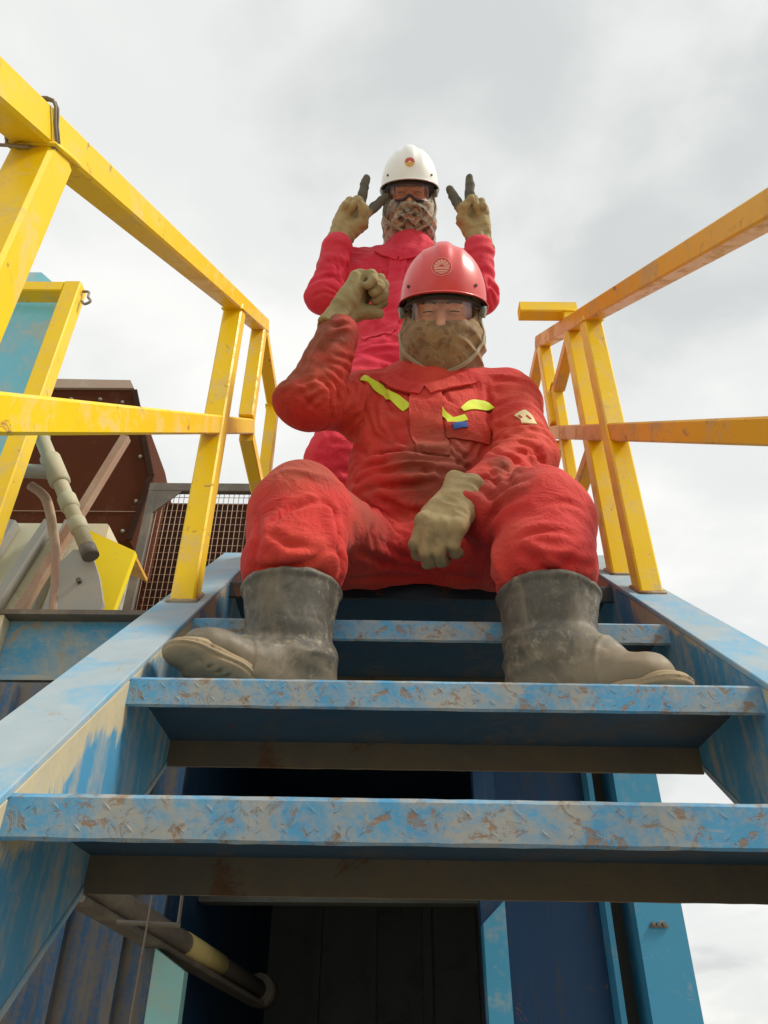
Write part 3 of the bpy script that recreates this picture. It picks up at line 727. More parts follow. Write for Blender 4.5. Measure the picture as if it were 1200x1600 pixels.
def limb_folds(P, segs, seed=0):
    """segs: (a, b, radius, amp, across, along, weight(h))  ->  ridged folds laid across each limb"""
    best = np.full(len(P), 9e9); d = np.zeros(len(P), np.float32)
    for j, (a, b_, r, amp, fa, fb, wf) in enumerate(segs):
        h, q, dist, L = seg_param(P, a, b_)
        m = (dist - r) < best
        Pm, hm, qm = P[m], h[m], q[m]
        best[m] = (dist - r)[m]
        u = hm * L
        warp = 0.025 * vnoise(Pm * 16 + j * 7, seed + 5)
        c = np.stack([(u + warp) * fa, qm[:, 0] * fb, qm[:, 1] * fb + qm[:, 2] * fb * 0.8], 1) + j * 13.7
        n1_ = 1 - np.abs(vnoise(c, seed)) * 2.2
        n2_ = 1 - np.abs(vnoise(c * 2.1 + 5, seed + 1)) * 2.2
        d[m] = amp * wf(hm) * (np.maximum(n1_, -.4) * 0.75 + np.maximum(n2_, -.4) * 0.3)
    return d
def strokes(P, N, lines):
    """lines: (points, width, height[, bump]) pushed in or out with a soft profile"""
    d = np.zeros(len(P), np.float32)
    for pts, wd, hgt in lines:
        pts = [np.array(p, np.float32) for p in pts]
        lo = np.min(pts, 0) - 4 * wd; hi = np.max(pts, 0) + 4 * wd
        m = np.where(np.all((P > lo) & (P < hi), 1))[0]
        if len(m) == 0: continue
        Q = P[m]; best = np.full(len(m), 9e9); par = np.zeros(len(m)); side = np.zeros(len(m))
        tot = sum(np.linalg.norm(pts[i + 1] - pts[i]) for i in range(len(pts) - 1)); acc = 0
        for i in range(len(pts) - 1):
            h, q, dist, L = seg_param(Q, pts[i], pts[i + 1]); b2 = dist < best
            best[b2] = dist[b2]; par[b2] = (acc + h[b2] * L) / tot; acc += L
        env = np.clip(np.sin(np.pi * np.clip(par * 0.96 + 0.02, 0, 1)), 0, 1) ** 0.5
        t = best / wd
        if hgt < 0: prof = hgt * np.exp(-(t ** 1.3) * 1.8) + 0.50 * -hgt * np.exp(-(t - 1.35) ** 2 * 1.3)
        else: prof = hgt * np.exp(-t * t * 1.2)
        d[m] += env * prof
    return d
def ribbon(name, pts, width, bvh, mat, parent, off=0.0015, nw=6, step=0.004, thick=0.0012, up=None, taper=None):
    """cloth strip that follows a surface: every vertex is dropped on the surface it is sewn to"""
    pts = smooth_path(pts, 8)
    L = [0]
    for i in range(1, len(pts)): L.append(L[-1] + (pts[i] - pts[i - 1]).length)
    n = max(2, int(L[-1] / step)); res_ = []
    for i in range(n + 1):
        s_ = L[-1] * i / n; j = max(k for k in range(len(L)) if L[k] <= s_ + 1e-9); j = min(j, len(pts) - 2)
        t = (s_ - L[j]) / max(1e-9, L[j + 1] - L[j]); res_.append((pts[j].lerp(pts[j + 1], t), (pts[j + 1] - pts[j]).normalized(), i / n))
    bm = bmesh.new(); rows = []; G = []; NN = []
    for c, tdir, fr_ in res_:
        hit, nr, _, _ = bvh.find_nearest(c)
        s_ = tdir.cross(nr).normalized(); wv = width * (taper(fr_) if taper else 1)
        row = []
        for k in range(nw + 1):
            q = hit + s_ * wv * (k / nw - 0.5)
            h2, n2_, _, _ = bvh.find_nearest(q)
            row.append(h2 + nr * off)
        G.append(row); NN.append(nr)
    for _ in range(6):
        H_ = [[p.copy() for p in r_] for r_ in G]
        for i in range(len(G)):
            for k in range(nw + 1):
                a0, a1 = H_[max(0, i - 1)][k], H_[min(len(G) - 1, i + 1)][k]
                if 0 < i < len(G) - 1: G[i][k] = H_[i][k] * 0.5 + (a0 + a1) * 0.25
    for i in range(len(G)):
        for k in range(nw + 1):
            h2, n2_, _, _ = bvh.find_nearest(G[i][k]); dd = (G[i][k] - h2).dot(n2_)
            if dd < off * 0.6: G[i][k] = G[i][k] + n2_ * (off * 0.6 - dd)
        rows.append([bm.verts.new(p) for p in G[i]])
    for i in range(len(rows) - 1):
        for k in range(nw): bm.faces.new((rows[i][k], rows[i][k + 1], rows[i + 1][k + 1], rows[i + 1][k]))
    me_o = obj(name, bm, mat, parent, smooth=True)
    sm = me_o.modifiers.new('solid', 'SOLIDIFY'); sm.thickness = thick + off * 0.6; sm.offset = -1 if False else 0
    es = me_o.modifiers.new('split', 'EDGE_SPLIT'); es.split_angle = R(45)
    return me_o
def axes(f, n):
    """rotation whose local +Z is the finger direction f and whose local -Y is the palm normal n"""
    f = Vector(f).normalized(); n = Vector(n); n = (n - f * n.dot(f)).normalized()
    y = -n; x = y.cross(f).normalized()
    return Matrix((x, y, f)).transposed()

# ------------------------------------------------------------------ people materials
def fabric(name, c1, c2, soil, soil_amt, seed, zones=(), fade=None):
    b = NB(name)
    base = b.mix(b.noise(9, 5, 0.6, 0.3, loc=(seed, 0, 1)), c1, c2)
    if fade is not None:
        base = b.mix(b.ramp(b.noise(5.5, 3, 0.5, loc=(seed, 5, 2)), [(0.42, 0), (0.66, 0.75)]), base, fade)
    g_ = b.t.nodes.new('ShaderNodeNewGeometry')
    edge = b.ramp(g_.outputs['Pointiness'], [(0.50, 0), (0.56, 1)])  # highlight painted along the fold ridges for more contrast
    base = b.mix(b.math('MULTIPLY', edge, 0.22), base, [min(1, q * 1.25 + 0.03) for q in c2])
    sn = b.noise(6.5, 8, 0.68, 0.6, loc=(seed, 3, 8))
    soilm = b.ramp(sn, [(0.66 - 0.22 * soil_amt, 0), (0.86 - 0.22 * soil_amt, 0.62)])
    for (cx, cy, cz, rad, amt) in zones:
        mp = b.mapping(loc=(-cx / rad, -cy / rad, -cz / rad), scale=(1 / rad,) * 3)
        ln = b.t.nodes.new('ShaderNodeVectorMath'); ln.operation = 'LENGTH'; b.link(mp, ln.inputs[0])
        zn = b.math('ADD', ln.outputs['Value'], b.math('MULTIPLY_ADD', b.noise(18, 5, 0.65, loc=(seed, 2, cz)), 1.2, -0.6))
        soilm = b.math('MAXIMUM', soilm, b.ramp(zn, [(0.45, amt), (1.05, 0)]))
    c = b.mix(soilm, base, soil)
    wv = b.t.nodes.new('ShaderNodeTexWave'); wv.inputs['Scale'].default_value = 260; wv.inputs['Distortion'].default_value = 1.2
    b.link(b.mapping(rot=(0.4, 0.5, 0.7)), wv.inputs['Vector'])
    b.set(color=c, rough=0.80, sheen=0.06, spec=0.22)
    cr_ = b.noise(38, 6, 0.62, 0.9, loc=(seed, 1, 1))
    nr = b.bump(b.math('ABSOLUTE', b.math('SUBTRACT', cr_, 0.5)), 0.6, 0.008)
    cr2 = b.noise(17, 4, 0.55, 1.2, loc=(seed, 7, 1))
    nr = b.bump(b.math('ABSOLUTE', b.math('SUBTRACT', cr2, 0.5)), 0.6, 0.014, prev=nr)
    b.bump(b.math('MULTIPLY', wv.outputs['Fac'], 0.5), 0.12, 0.0006, prev=nr)
    return b
RED1, RED2, REDF = (0.48, 0.022, 0.022), (0.56, 0.034, 0.028), (0.64, 0.085, 0.048)
PNK1, PNK2 = (0.60, 0.018, 0.050), (0.68, 0.030, 0.068)
SOIL = (0.16, 0.070, 0.040)
zones_sit = [(-0.17, 1.20, 1.34, 0.13, 0.8), (-0.20, 1.24, 1.24, 0.10, 0.7), (0.12, 1.30, 1.02, 0.14, 0.7), (0.24, 1.12, 0.94, 0.08, 0.75),
             (-0.14, 1.06, 0.88, 0.12, 0.5), (0.10, 1.36, 1.13, 0.13, 0.35), (-0.05, 1.2, 0.88, 0.12, 0.5), (0.2, 1.10, 0.84, 0.09, 0.4), (-0.02, 1.38, 1.45, 0.03, 0.5)]
mb = fabric('red_coverall_cloth', RED1, RED2, SOIL, 0.35, 1.0, [(x - 0.08, y - 1.50, z - 0.801, r_, q) for x, y, z, r_, q in zones_sit], fade=REDF); M['cov1'] = mb.m
mb = fabric('crimson_coverall_cloth', PNK1, PNK2, (0.30, 0.03, 0.04), 0.10, 5.0, [(-0.30, -0.13, 1.24, 0.07, 0.4)], fade=(0.70, 0.06, 0.09)); M['cov2'] = mb.m
def glove_mat(name, c1, c2, tip=None, z0=0.096):
    b = NB(name)
    c = b.mix(b.noise(30, 6, 0.65, 0.4), c1, c2)
    c = b.mix(b.ramp(b.noise(14, 6, 0.7, loc=(4, 2, 1)), [(0.52, 0), (0.68, 0.6)]), c, (0.12, 0.10, 0.07))
    if tip is not None:
        s_ = b.t.nodes.new('ShaderNodeSeparateXYZ'); b.link(b.mapping(), s_.inputs[0])
        c = b.mix(b.ramp(b.math('ADD', s_.outputs[2], b.math('MULTIPLY', b.noise(60, 3), 0.012)), [(z0, 0), (z0 + 0.012, 1)]), c, tip)
    b.set(color=c, rough=0.9, spec=0.2)
    b.bump(b.noise(180, 4, 0.7), 0.4, 0.0012, prev=b.bump(b.noise(55, 4, 0.6, 0.8), 0.5, 0.003))
    return b.m
M['glove'] = glove_mat('canvas_glove', (0.42, 0.33, 0.18), (0.33, 0.26, 0.14))
M['glove_olive'] = glove_mat('olive_canvas_glove', (0.38, 0.31, 0.16), (0.28, 0.23, 0.12), (0.07, 0.065, 0.05), 0.155)
M['glove_v'] = glove_mat('dipped_canvas_glove', (0.46, 0.36, 0.19), (0.34, 0.27, 0.14), (0.13, 0.128, 0.105), 0.112)
b = NB('worn_rubber_boot')
c = b.mix(b.noise(9, 6, 0.65, 0.5), (0.060, 0.058, 0.050), (0.105, 0.098, 0.082))
c = b.mix(b.ramp(b.noise(26, 8, 0.72, 0.6, loc=(2, 2, 5)), [(0.46, 0), (0.70, 0.45)]), c, (0.28, 0.25, 0.19))
s_ = b.t.nodes.new('ShaderNodeSeparateXYZ'); b.link(b.mapping(), s_.inputs[0])
lowm = b.ramp(b.math('ADD', s_.outputs[2], b.math('MULTIPLY', b.noise(24, 6, 0.65), 0.09)), [(0.085, 0.85), (0.150, 0)])
c = b.mix(b.math('MULTIPLY', b.ramp(b.noise(60, 7, 0.75, 0.5, loc=(1, 1, 7)), [(0.52, 0), (0.66, 0.8)]), b.ramp(b.noise(8, 3, 0.5, loc=(6, 1, 2)), [(0.44, 0), (0.60, 1)])), c, (0.36, 0.31, 0.23))
c = b.mix(b.ramp(b.noise(5, 6, 0.7, 0.8, scale=(3, 3, 0.8), loc=(3, 8, 2)), [(0.52, 0), (0.62, 0.5)]), c, (0.21, 0.175, 0.12))
c = b.mix(lowm, c, (0.27, 0.215, 0.14))
b.set(color=c, rough=b.ramp(b.noise(20, 4), [(0.3, 0.42), (0.7, 0.75)]), spec=0.45)
b.bump(b.noise(60, 6, 0.7), 0.3, 0.002)
M['boot'] = b.m
b = NB('muddy_boot_sole')
b.set(color=b.mix(b.noise(22, 6, 0.7, 0.4), (0.46, 0.36, 0.23), (0.22, 0.17, 0.105)), rough=0.9); b.bump(b.noise(90, 5, 0.7), 0.5, 0.002)
M['sole'] = b.m
def hard(name, col, col2, rough=0.28, coat=0.4):
    b = NB(name)
    b.set(color=b.mix(b.ramp(b.noise(11, 7, 0.7, loc=(3, 1, 2)), [(0.45, 0), (0.75, 0.5)]), col, col2), coat=coat, coatr=0.15,
          rough=b.ramp(b.noise(16, 5, 0.6), [(0.35, rough), (0.7, rough + 0.22)]))
    b.bump(b.noise(45, 4), 0.04, 0.002)
    return b.m
M['helm_r'] = hard('red_helmet_shell', (0.66, 0.035, 0.035), (0.62, 0.12, 0.095), 0.30)
M['helm_w'] = hard('white_helmet_shell', (0.86, 0.88, 0.86), (0.76, 0.76, 0.70), 0.32)
M['liner'] = hard('helmet_liner', (0.05, 0.055, 0.05), (0.10, 0.10, 0.09), 0.6, 0)
M['strap'] = hard('webbing_strap', (0.42, 0.38, 0.27), (0.30, 0.27, 0.2), 0.8, 0)
M['cup'] = hard('grey_green_plastic', (0.20, 0.25, 0.22), (0.28, 0.30, 0.27), 0.5, 0)
M['hairdark'] = hard('dark_brow_hair', (0.02, 0.014, 0.010), (0.03, 0.02, 0.015), 0.8, 0)
b = NB('weathered_skin')
c = b.mix(b.noise(40, 5, 0.6), (0.74, 0.42, 0.29), (0.64, 0.33, 0.22))
c = b.mix(b.ramp(b.noise(14, 4, loc=(1, 4, 2)), [(0.5, 0), (0.7, 0.5)]), c, (0.72, 0.33, 0.23))
b.set(color=c, rough=0.5, spec=0.4); b.b.inputs['Subsurface Weight'].default_value = 0.08; b.b.inputs['Subsurface Scale'].default_value = 0.01
b.bump(b.noise(160, 4), 0.15, 0.0008); M['skin'] = b.m
def knit(name, a, c_, d_, sc_, rows=150):
    b = NB(name)
    c = b.mix(b.ramp(b.noise(sc_, 5, 0.6, 0.7), [(0.4, 0), (0.6, 1)]), a, c_)
    c = b.mix(b.ramp(b.noise(sc_ * 1.9, 4, 0.6, 1.0, loc=(5, 1, 3)), [(0.54, 0), (0.60, 0.85)]), c, d_)
    wv = b.t.nodes.new('ShaderNodeTexWave'); wv.inputs['Scale'].default_value = rows; wv.inputs['Distortion'].default_value = 3
    wv.inputs['Detail'].default_value = 2
    b.link(b.mapping(rot=(1.2, 0.1, 0)), wv.inputs['Vector'])
    b.set(color=c, rough=0.95, sheen=0.3, spec=0.1)
    b.bump(wv.outputs['Fac'], 0.35, 0.0015, prev=b.bump(b.noise(45, 6, 0.7, 0.6), 0.6, 0.005))
    return b.m
M['knit1'] = knit('brown_knit_mask', (0.27, 0.18, 0.095), (0.35, 0.235, 0.12), (0.19, 0.13, 0.07), 24)
M['knit2'] = knit('mottled_scarf', (0.58, 0.52, 0.43), (0.06, 0.052, 0.045), (0.36, 0.20, 0.11), 30)
def lens_mat(name, tint, refl):
    m = bpy.data.materials.new(name); m.use_nodes = True; t = m.node_tree; t.nodes.clear()
    o_ = t.nodes.new('ShaderNodeOutputMaterial'); tr = t.nodes.new('ShaderNodeBsdfTransparent'); gl = t.nodes.new('ShaderNodeBsdfGlossy')
    tr.inputs[0].default_value = (*tint, 1); gl.inputs['Roughness'].default_value = 0.12; gl.inputs[0].default_value = (0.9, 0.9, 0.95, 1)
    mx_ = t.nodes.new('ShaderNodeMixShader'); mx_.inputs[0].default_value = refl
    t.links.new(tr.outputs[0], mx_.inputs[1]); t.links.new(gl.outputs[0], mx_.inputs[2]); t.links.new(mx_.outputs[0], o_.inputs[0]); return m
M['lens_clear'] = lens_mat('clear_lens', (0.95, 0.93, 0.95), 0.08)
M['lens_amber'] = lens_mat('amber_lens', (0.86, 0.66, 0.52), 0.06)
M['frame_dark'] = hard('dark_plum_frame', (0.05, 0.02, 0.035), (0.07, 0.04, 0.05), 0.35, 0)
M['hivis'] = hard('yellow_green_reflective_strip', (0.62, 0.74, 0.02), (0.55, 0.60, 0.08), 0.55, 0)
M['badge_cream'] = hard('cream_badge', (0.74, 0.66, 0.36), (0.62, 0.52, 0.3), 0.7, 0)
M['badge_blue'] = hard('blue_label', (0.03, 0.10, 0.42), (0.08, 0.2, 0.5), 0.6, 0)
M['label_pale'] = hard('pale_label_thread', (0.45, 0.60, 0.75), (0.4, 0.5, 0.6), 0.7, 0)
M['logo_red'] = hard('emblem_red', (0.62, 0.05, 0.03), (0.6, 0.08, 0.03), 0.5, 0)
M['logo_yel'] = hard('emblem_yellow', (0.80, 0.42, 0.06), (0.7, 0.4, 0.08), 0.5, 0)
M['logo_pale'] = hard('emblem_worn_pale', (0.80, 0.36, 0.28), (0.74, 0.28, 0.22), 0.5, 0)

def sculpt_obj(name, S, mat, parent, relax_it=2, disp=None, local=None):
    P, tr, qd = S.arrays()
    me = raw_mesh(name, P, tr, qd)
    # keep only outward facing orientation
    relax(me, relax_it)
    if disp is not None:
        displace(me, disp(vcoords(me), vnormals(me))); relax(me, 1, 0.3)
    me.materials.append(mat)
    return link(bpy.data.objects.new(name, me), parent)

def grid_lookup(S, P):
    f = (P - S.lo) / S.res
    i = np.clip(f.astype(np.int32), 0, np.array(S.n) - 2); t = np.clip(f - i, 0, 1)
    D = S.D; x, y, z = i[:, 0], i[:, 1], i[:, 2]; tx, ty, tz = t[:, 0], t[:, 1], t[:, 2]
    def q(a, b_, c): return D[x + a, y + b_, z + c]
    c00 = q(0, 0, 0) * (1 - tx) + q(1, 0, 0) * tx; c10 = q(0, 1, 0) * (1 - tx) + q(1, 1, 0) * tx
    c01 = q(0, 0, 1) * (1 - tx) + q(1, 0, 1) * tx; c11 = q(0, 1, 1) * (1 - tx) + q(1, 1, 1) * tx
    a0 = c00 * (1 - ty) + c10 * ty; a1 = c01 * (1 - ty) + c11 * ty
    d = a0 * (1 - tz) + a1 * tz
    gz_ = a1 - a0; gy_ = (c10 - c00) * (1 - tz) + (c11 - c01) * tz
    gx_ = ((q(1, 0, 0) - q(0, 0, 0)) * (1 - ty) + (q(1, 1, 0) - q(0, 1, 0)) * ty) * (1 - tz) + ((q(1, 0, 1) - q(0, 0, 1)) * (1 - ty) + (q(1, 1, 1) - q(0, 1, 1)) * ty) * tz
    G = np.stack([gx_, gy_, gz_], 1); G /= np.linalg.norm(G, axis=1)[:, None] + 1e-9
    return d, G
def cloth_obj(name, S, mat, parent, segs, seed_disp, iters=150, inner=-0.016, outer=0.015, step=2, grav=0.00010, bend=0.115, keep=None, post=None):
    """coverall cloth: a skin over the body that is longer than the body under it and buckles into folds"""
    C_ = Sculpt.__new__(Sculpt); C_.lo = S.lo; C_.res = S.res * step; C_.D = S.D[::step, ::step, ::step].copy(); C_.n = np.array(C_.D.shape)
    P, tr, qd = C_.arrays()
    me = raw_mesh(name, P, tr, qd); relax(me, 3)
    P = vcoords(me)
    # edges and quad diagonals
    E_ = np.empty(len(me.edges) * 2, np.int32); me.edges.foreach_get('vertices', E_); E_ = E_.reshape(-1, 2)
    Ed = E_
    if len(qd): Ed = np.concatenate([E_, qd[:, [0, 2]], qd[:, [1, 3]]]).astype(np.int32)
    # cloth length in excess of the body's, per limb and mostly lengthwise
    mid = (P[Ed[:, 0]] + P[Ed[:, 1]]) / 2; ev = P[Ed[:, 1]] - P[Ed[:, 0]]; el = np.linalg.norm(ev, axis=1); eu = ev / el[:, None]
    best = np.full(len(mid), 9e9); exl = np.full(len(mid), 0.05); exc = np.full(len(mid), 0.03); axd = np.zeros_like(mid)
    for (a, b_, r, xl, xc, wf) in segs:
        h, q, dist, L = seg_param(mid, a, b_); m = (dist - r) < best; best[m] = (dist - r)[m]
        w_ = wf(h[m]); exl[m] = xl * w_; exc[m] = xc * w_
        axd[m] = (np.array(b_) - np.array(a)) / L
    ca = (eu * axd).sum(1) ** 2
    L0 = (el * (1 + exl * ca + exc * (1 - ca))).astype(np.float32)
    N = vnormals(me); P = P + N * seed_disp(P, N)[:, None]; P0 = P.copy()
    i0, i1 = Ed[:, 0], Ed[:, 1]; n = len(P)
    deg = (np.bincount(i0, minlength=n) + np.bincount(i1, minlength=n)).astype(np.float32)[:, None]
    degE = (np.bincount(E_[:, 0], minlength=n) + np.bincount(E_[:, 1], minlength=n)).astype(np.float32)[:, None]
    def acc(V, a, b_):
        return np.stack([np.bincount(a, weights=V[:, k], minlength=n) - np.bincount(b_, weights=V[:, k], minlength=n) for k in range(3)], 1)
    def lap(V):
        D_ = V[E_[:, 1]] - V[E_[:, 0]]; return acc(D_, E_[:, 0], E_[:, 1]) / degE
    vel = np.zeros_like(P)
    for it in range(iters):
        ev = P[i1] - P[i0]; l = np.linalg.norm(ev, axis=1); co = ((l - L0) / (l + 1e-9))[:, None] * ev * 0.5
        dP = acc(co, i0, i1) / deg * 2.2
        vel = vel * 0.55 + dP; vel[:, 2] -= grav
        P = P + vel
        Lp = lap(P); P = P + bend * (Lp - lap(Lp) * -0.0) - bend * 0.55 * (Lp) if False else P - bend * lap(Lp)
        if it % 2 == 0 or it > iters - 4:
            d, G = grid_lookup(S, P)
            P = P + G * (np.clip(inner - d, 0, 0.02) - np.clip(d - outer, 0, 0.02) * 0.6)[:, None]
            if keep is not None: P = keep(P)
    me.vertices.foreach_set('co', P.astype(np.float32).ravel()); me.update()
    relax(me, 1, 0.35)
    if keep is not None:
        me.vertices.foreach_set('co', keep(vcoords(me)).astype(np.float32).ravel()); me.update()
    me.materials.append(mat)
    o = link(bpy.data.objects.new(name, me), parent)
    # one smooth subdivision, applied to the mesh
    sb_ = o.modifiers.new('sub', 'SUBSURF'); sb_.levels = 1; sb_.render_levels = 1
    dg_ = bpy.context.evaluated_depsgraph_get(); m2_ = bpy.data.meshes.new_from_object(o.evaluated_get(dg_))
    o.modifiers.clear(); o.data = m2_; m2_.name = name
    m2_.polygons.foreach_set('use_smooth', [True] * len(m2_.polygons))
    if post is not None: displace(m2_, post(vcoords(m2_), vnormals(m2_)))
    return o

# ------------------------------------------------------------------ gloved hand
def make_hand(name, side, mat, parent, mtx, curls, spread, thumb, cuff=(0.030, 0.041, -0.062), seed=0, flen=1.0):
    """side +1: thumb on local +X (right hand), -1: left hand. palm faces local -Y, fingers along +Z"""
    S = Sculpt((-0.085, -0.115, -0.085), (0.085, 0.07, 0.225), 0.0022)
    FX = [(0.031, 0.090), (0.0105, 0.096), (-0.0105, 0.091), (-0.030, 0.081)]
    LEN = [(0.043, 0.026, 0.020), (0.047, 0.029, 0.021), (0.043, 0.027, 0.020), (0.034, 0.021, 0.018)]
    for i, (x, z) in enumerate(FX):
        S.cone((side * x * 0.66, 0.002, 0.004), (side * x, 0, z), 0.0215, 0.0158, 0.016)
    S.cone((side * 0.012, -0.010, 0.012), (side * 0.040, -0.014, 0.050), 0.020, 0.0165, 0.014)
    S.cone((side * -0.020, -0.008, 0.015), (side * -0.026, -0.008, 0.06), 0.018, 0.0145, 0.014)
    fing = []
    for i, (x, z) in enumerate(FX):
        F = Sculpt(S.lo, S.lo + (S.n - 1) * S.res, S.res); F.n = S.n; F.D = np.full(S.n, 0.5, np.float32)
        p = np.array((side * x, 0, z - 0.010)); ang = 0
        rad = [0.0138, 0.0128, 0.0120, 0.0100][0:4] if i < 3 else [0.0125, 0.0114, 0.0108, 0.0092]
        nx_ = np.array((side * x, 0.001 + 0.004 * math.sin(R(min(90, curls[i][0]))), z))
        F.cone(p, nx_, rad[0] + .0008, rad[0] + 0.001, 0.004); p = nx_
        for j in range(3):
            ang += R(curls[i][j]); sp = R(spread[i])
            dr = np.array((math.sin(sp) * abs(math.cos(ang)) * side, -math.sin(ang), math.cos(ang) * math.cos(sp)))
            q = p + dr * LEN[i][j] * (flen if i < 2 else 1)
            rf = 1.14 if (flen > 1 and i < 2) else 1.0
            F.cone(p, q, rad[j] * rf, rad[j + 1] * rf, 0.004); p = q
        fing.append(F.D)
    Fm = fing[0]
    for f in fing[1:]: 
        k = 0.0008; h = np.clip(0.5 + 0.5 * (Fm - f) / k, 0, 1); Fm = Fm * (1 - h) + f * h - k * h * (1 - h)
    k = 0.007; h = np.clip(0.5 + 0.5 * (S.D - Fm) / k, 0, 1); S.D = S.D * (1 - h) + Fm * h - k * h * (1 - h)
    tp = [(side * a, b_, c) for a, b_, c in thumb]
    for i in range(len(tp) - 1):
        rr = [0.0175, 0.0150, 0.0132, 0.0108]
        S.cone(tp[i], tp[i + 1], rr[i], rr[i + 1], 0.006)
    # gauntlet cuff with an open mouth
    r0, r1, zc = cuff
    S.cone((0, 0, 0.012), (0, 0.0, zc), r0, r1, 0.008, sq=((0, 1, 0), 1.18))
    S.cut((0, 0, zc), (0, 0, -1))
    S.cone((0, 0, zc + 0.030), (0, 0, zc - 0.02), r0 - 0.008, r1 - 0.0035, 0.004, sq=((0, 1, 0), 1.18), mode='sub')
    def disp(P, N):
        d = 0.0011 * vnoise(P * 75, seed) + 0.0016 * (1 - 2 * np.abs(vnoise(P * np.array([38, 38, 70]), seed + 2)))
        cf = np.clip((0.012 - P[:, 2]) / 0.03, 0, 1)
        a = np.arctan2(P[:, 0], P[:, 1])
        d += cf * 0.0022 * np.sin(a * 5 + 3 * vnoise(P * 30, seed + 4))
        d += 0.0018 * np.exp(-((P[:, 2] - 0.006) / 0.006) ** 2) * -1
        back = np.clip(P[:, 1] * 60, 0, 1)
        for i, (x, z) in enumerate(FX):
            d += back * 0.0016 * np.exp(-(((P[:, 0] - side * x) / 0.008) ** 2 + ((P[:, 2] - z) / 0.009) ** 2))
            if i < 3:
                xm = side * (FX[i][0] + FX[i + 1][0]) / 2
                d -= back * 0.0012 * np.exp(-((P[:, 0] - xm) / 0.003) ** 2) * np.clip((P[:, 2] - 0.05) * 40, 0, 1)
        return d
    o = sculpt_obj(name, S, mat, parent, 1, disp)
    o.matrix_local = mtx
    return o

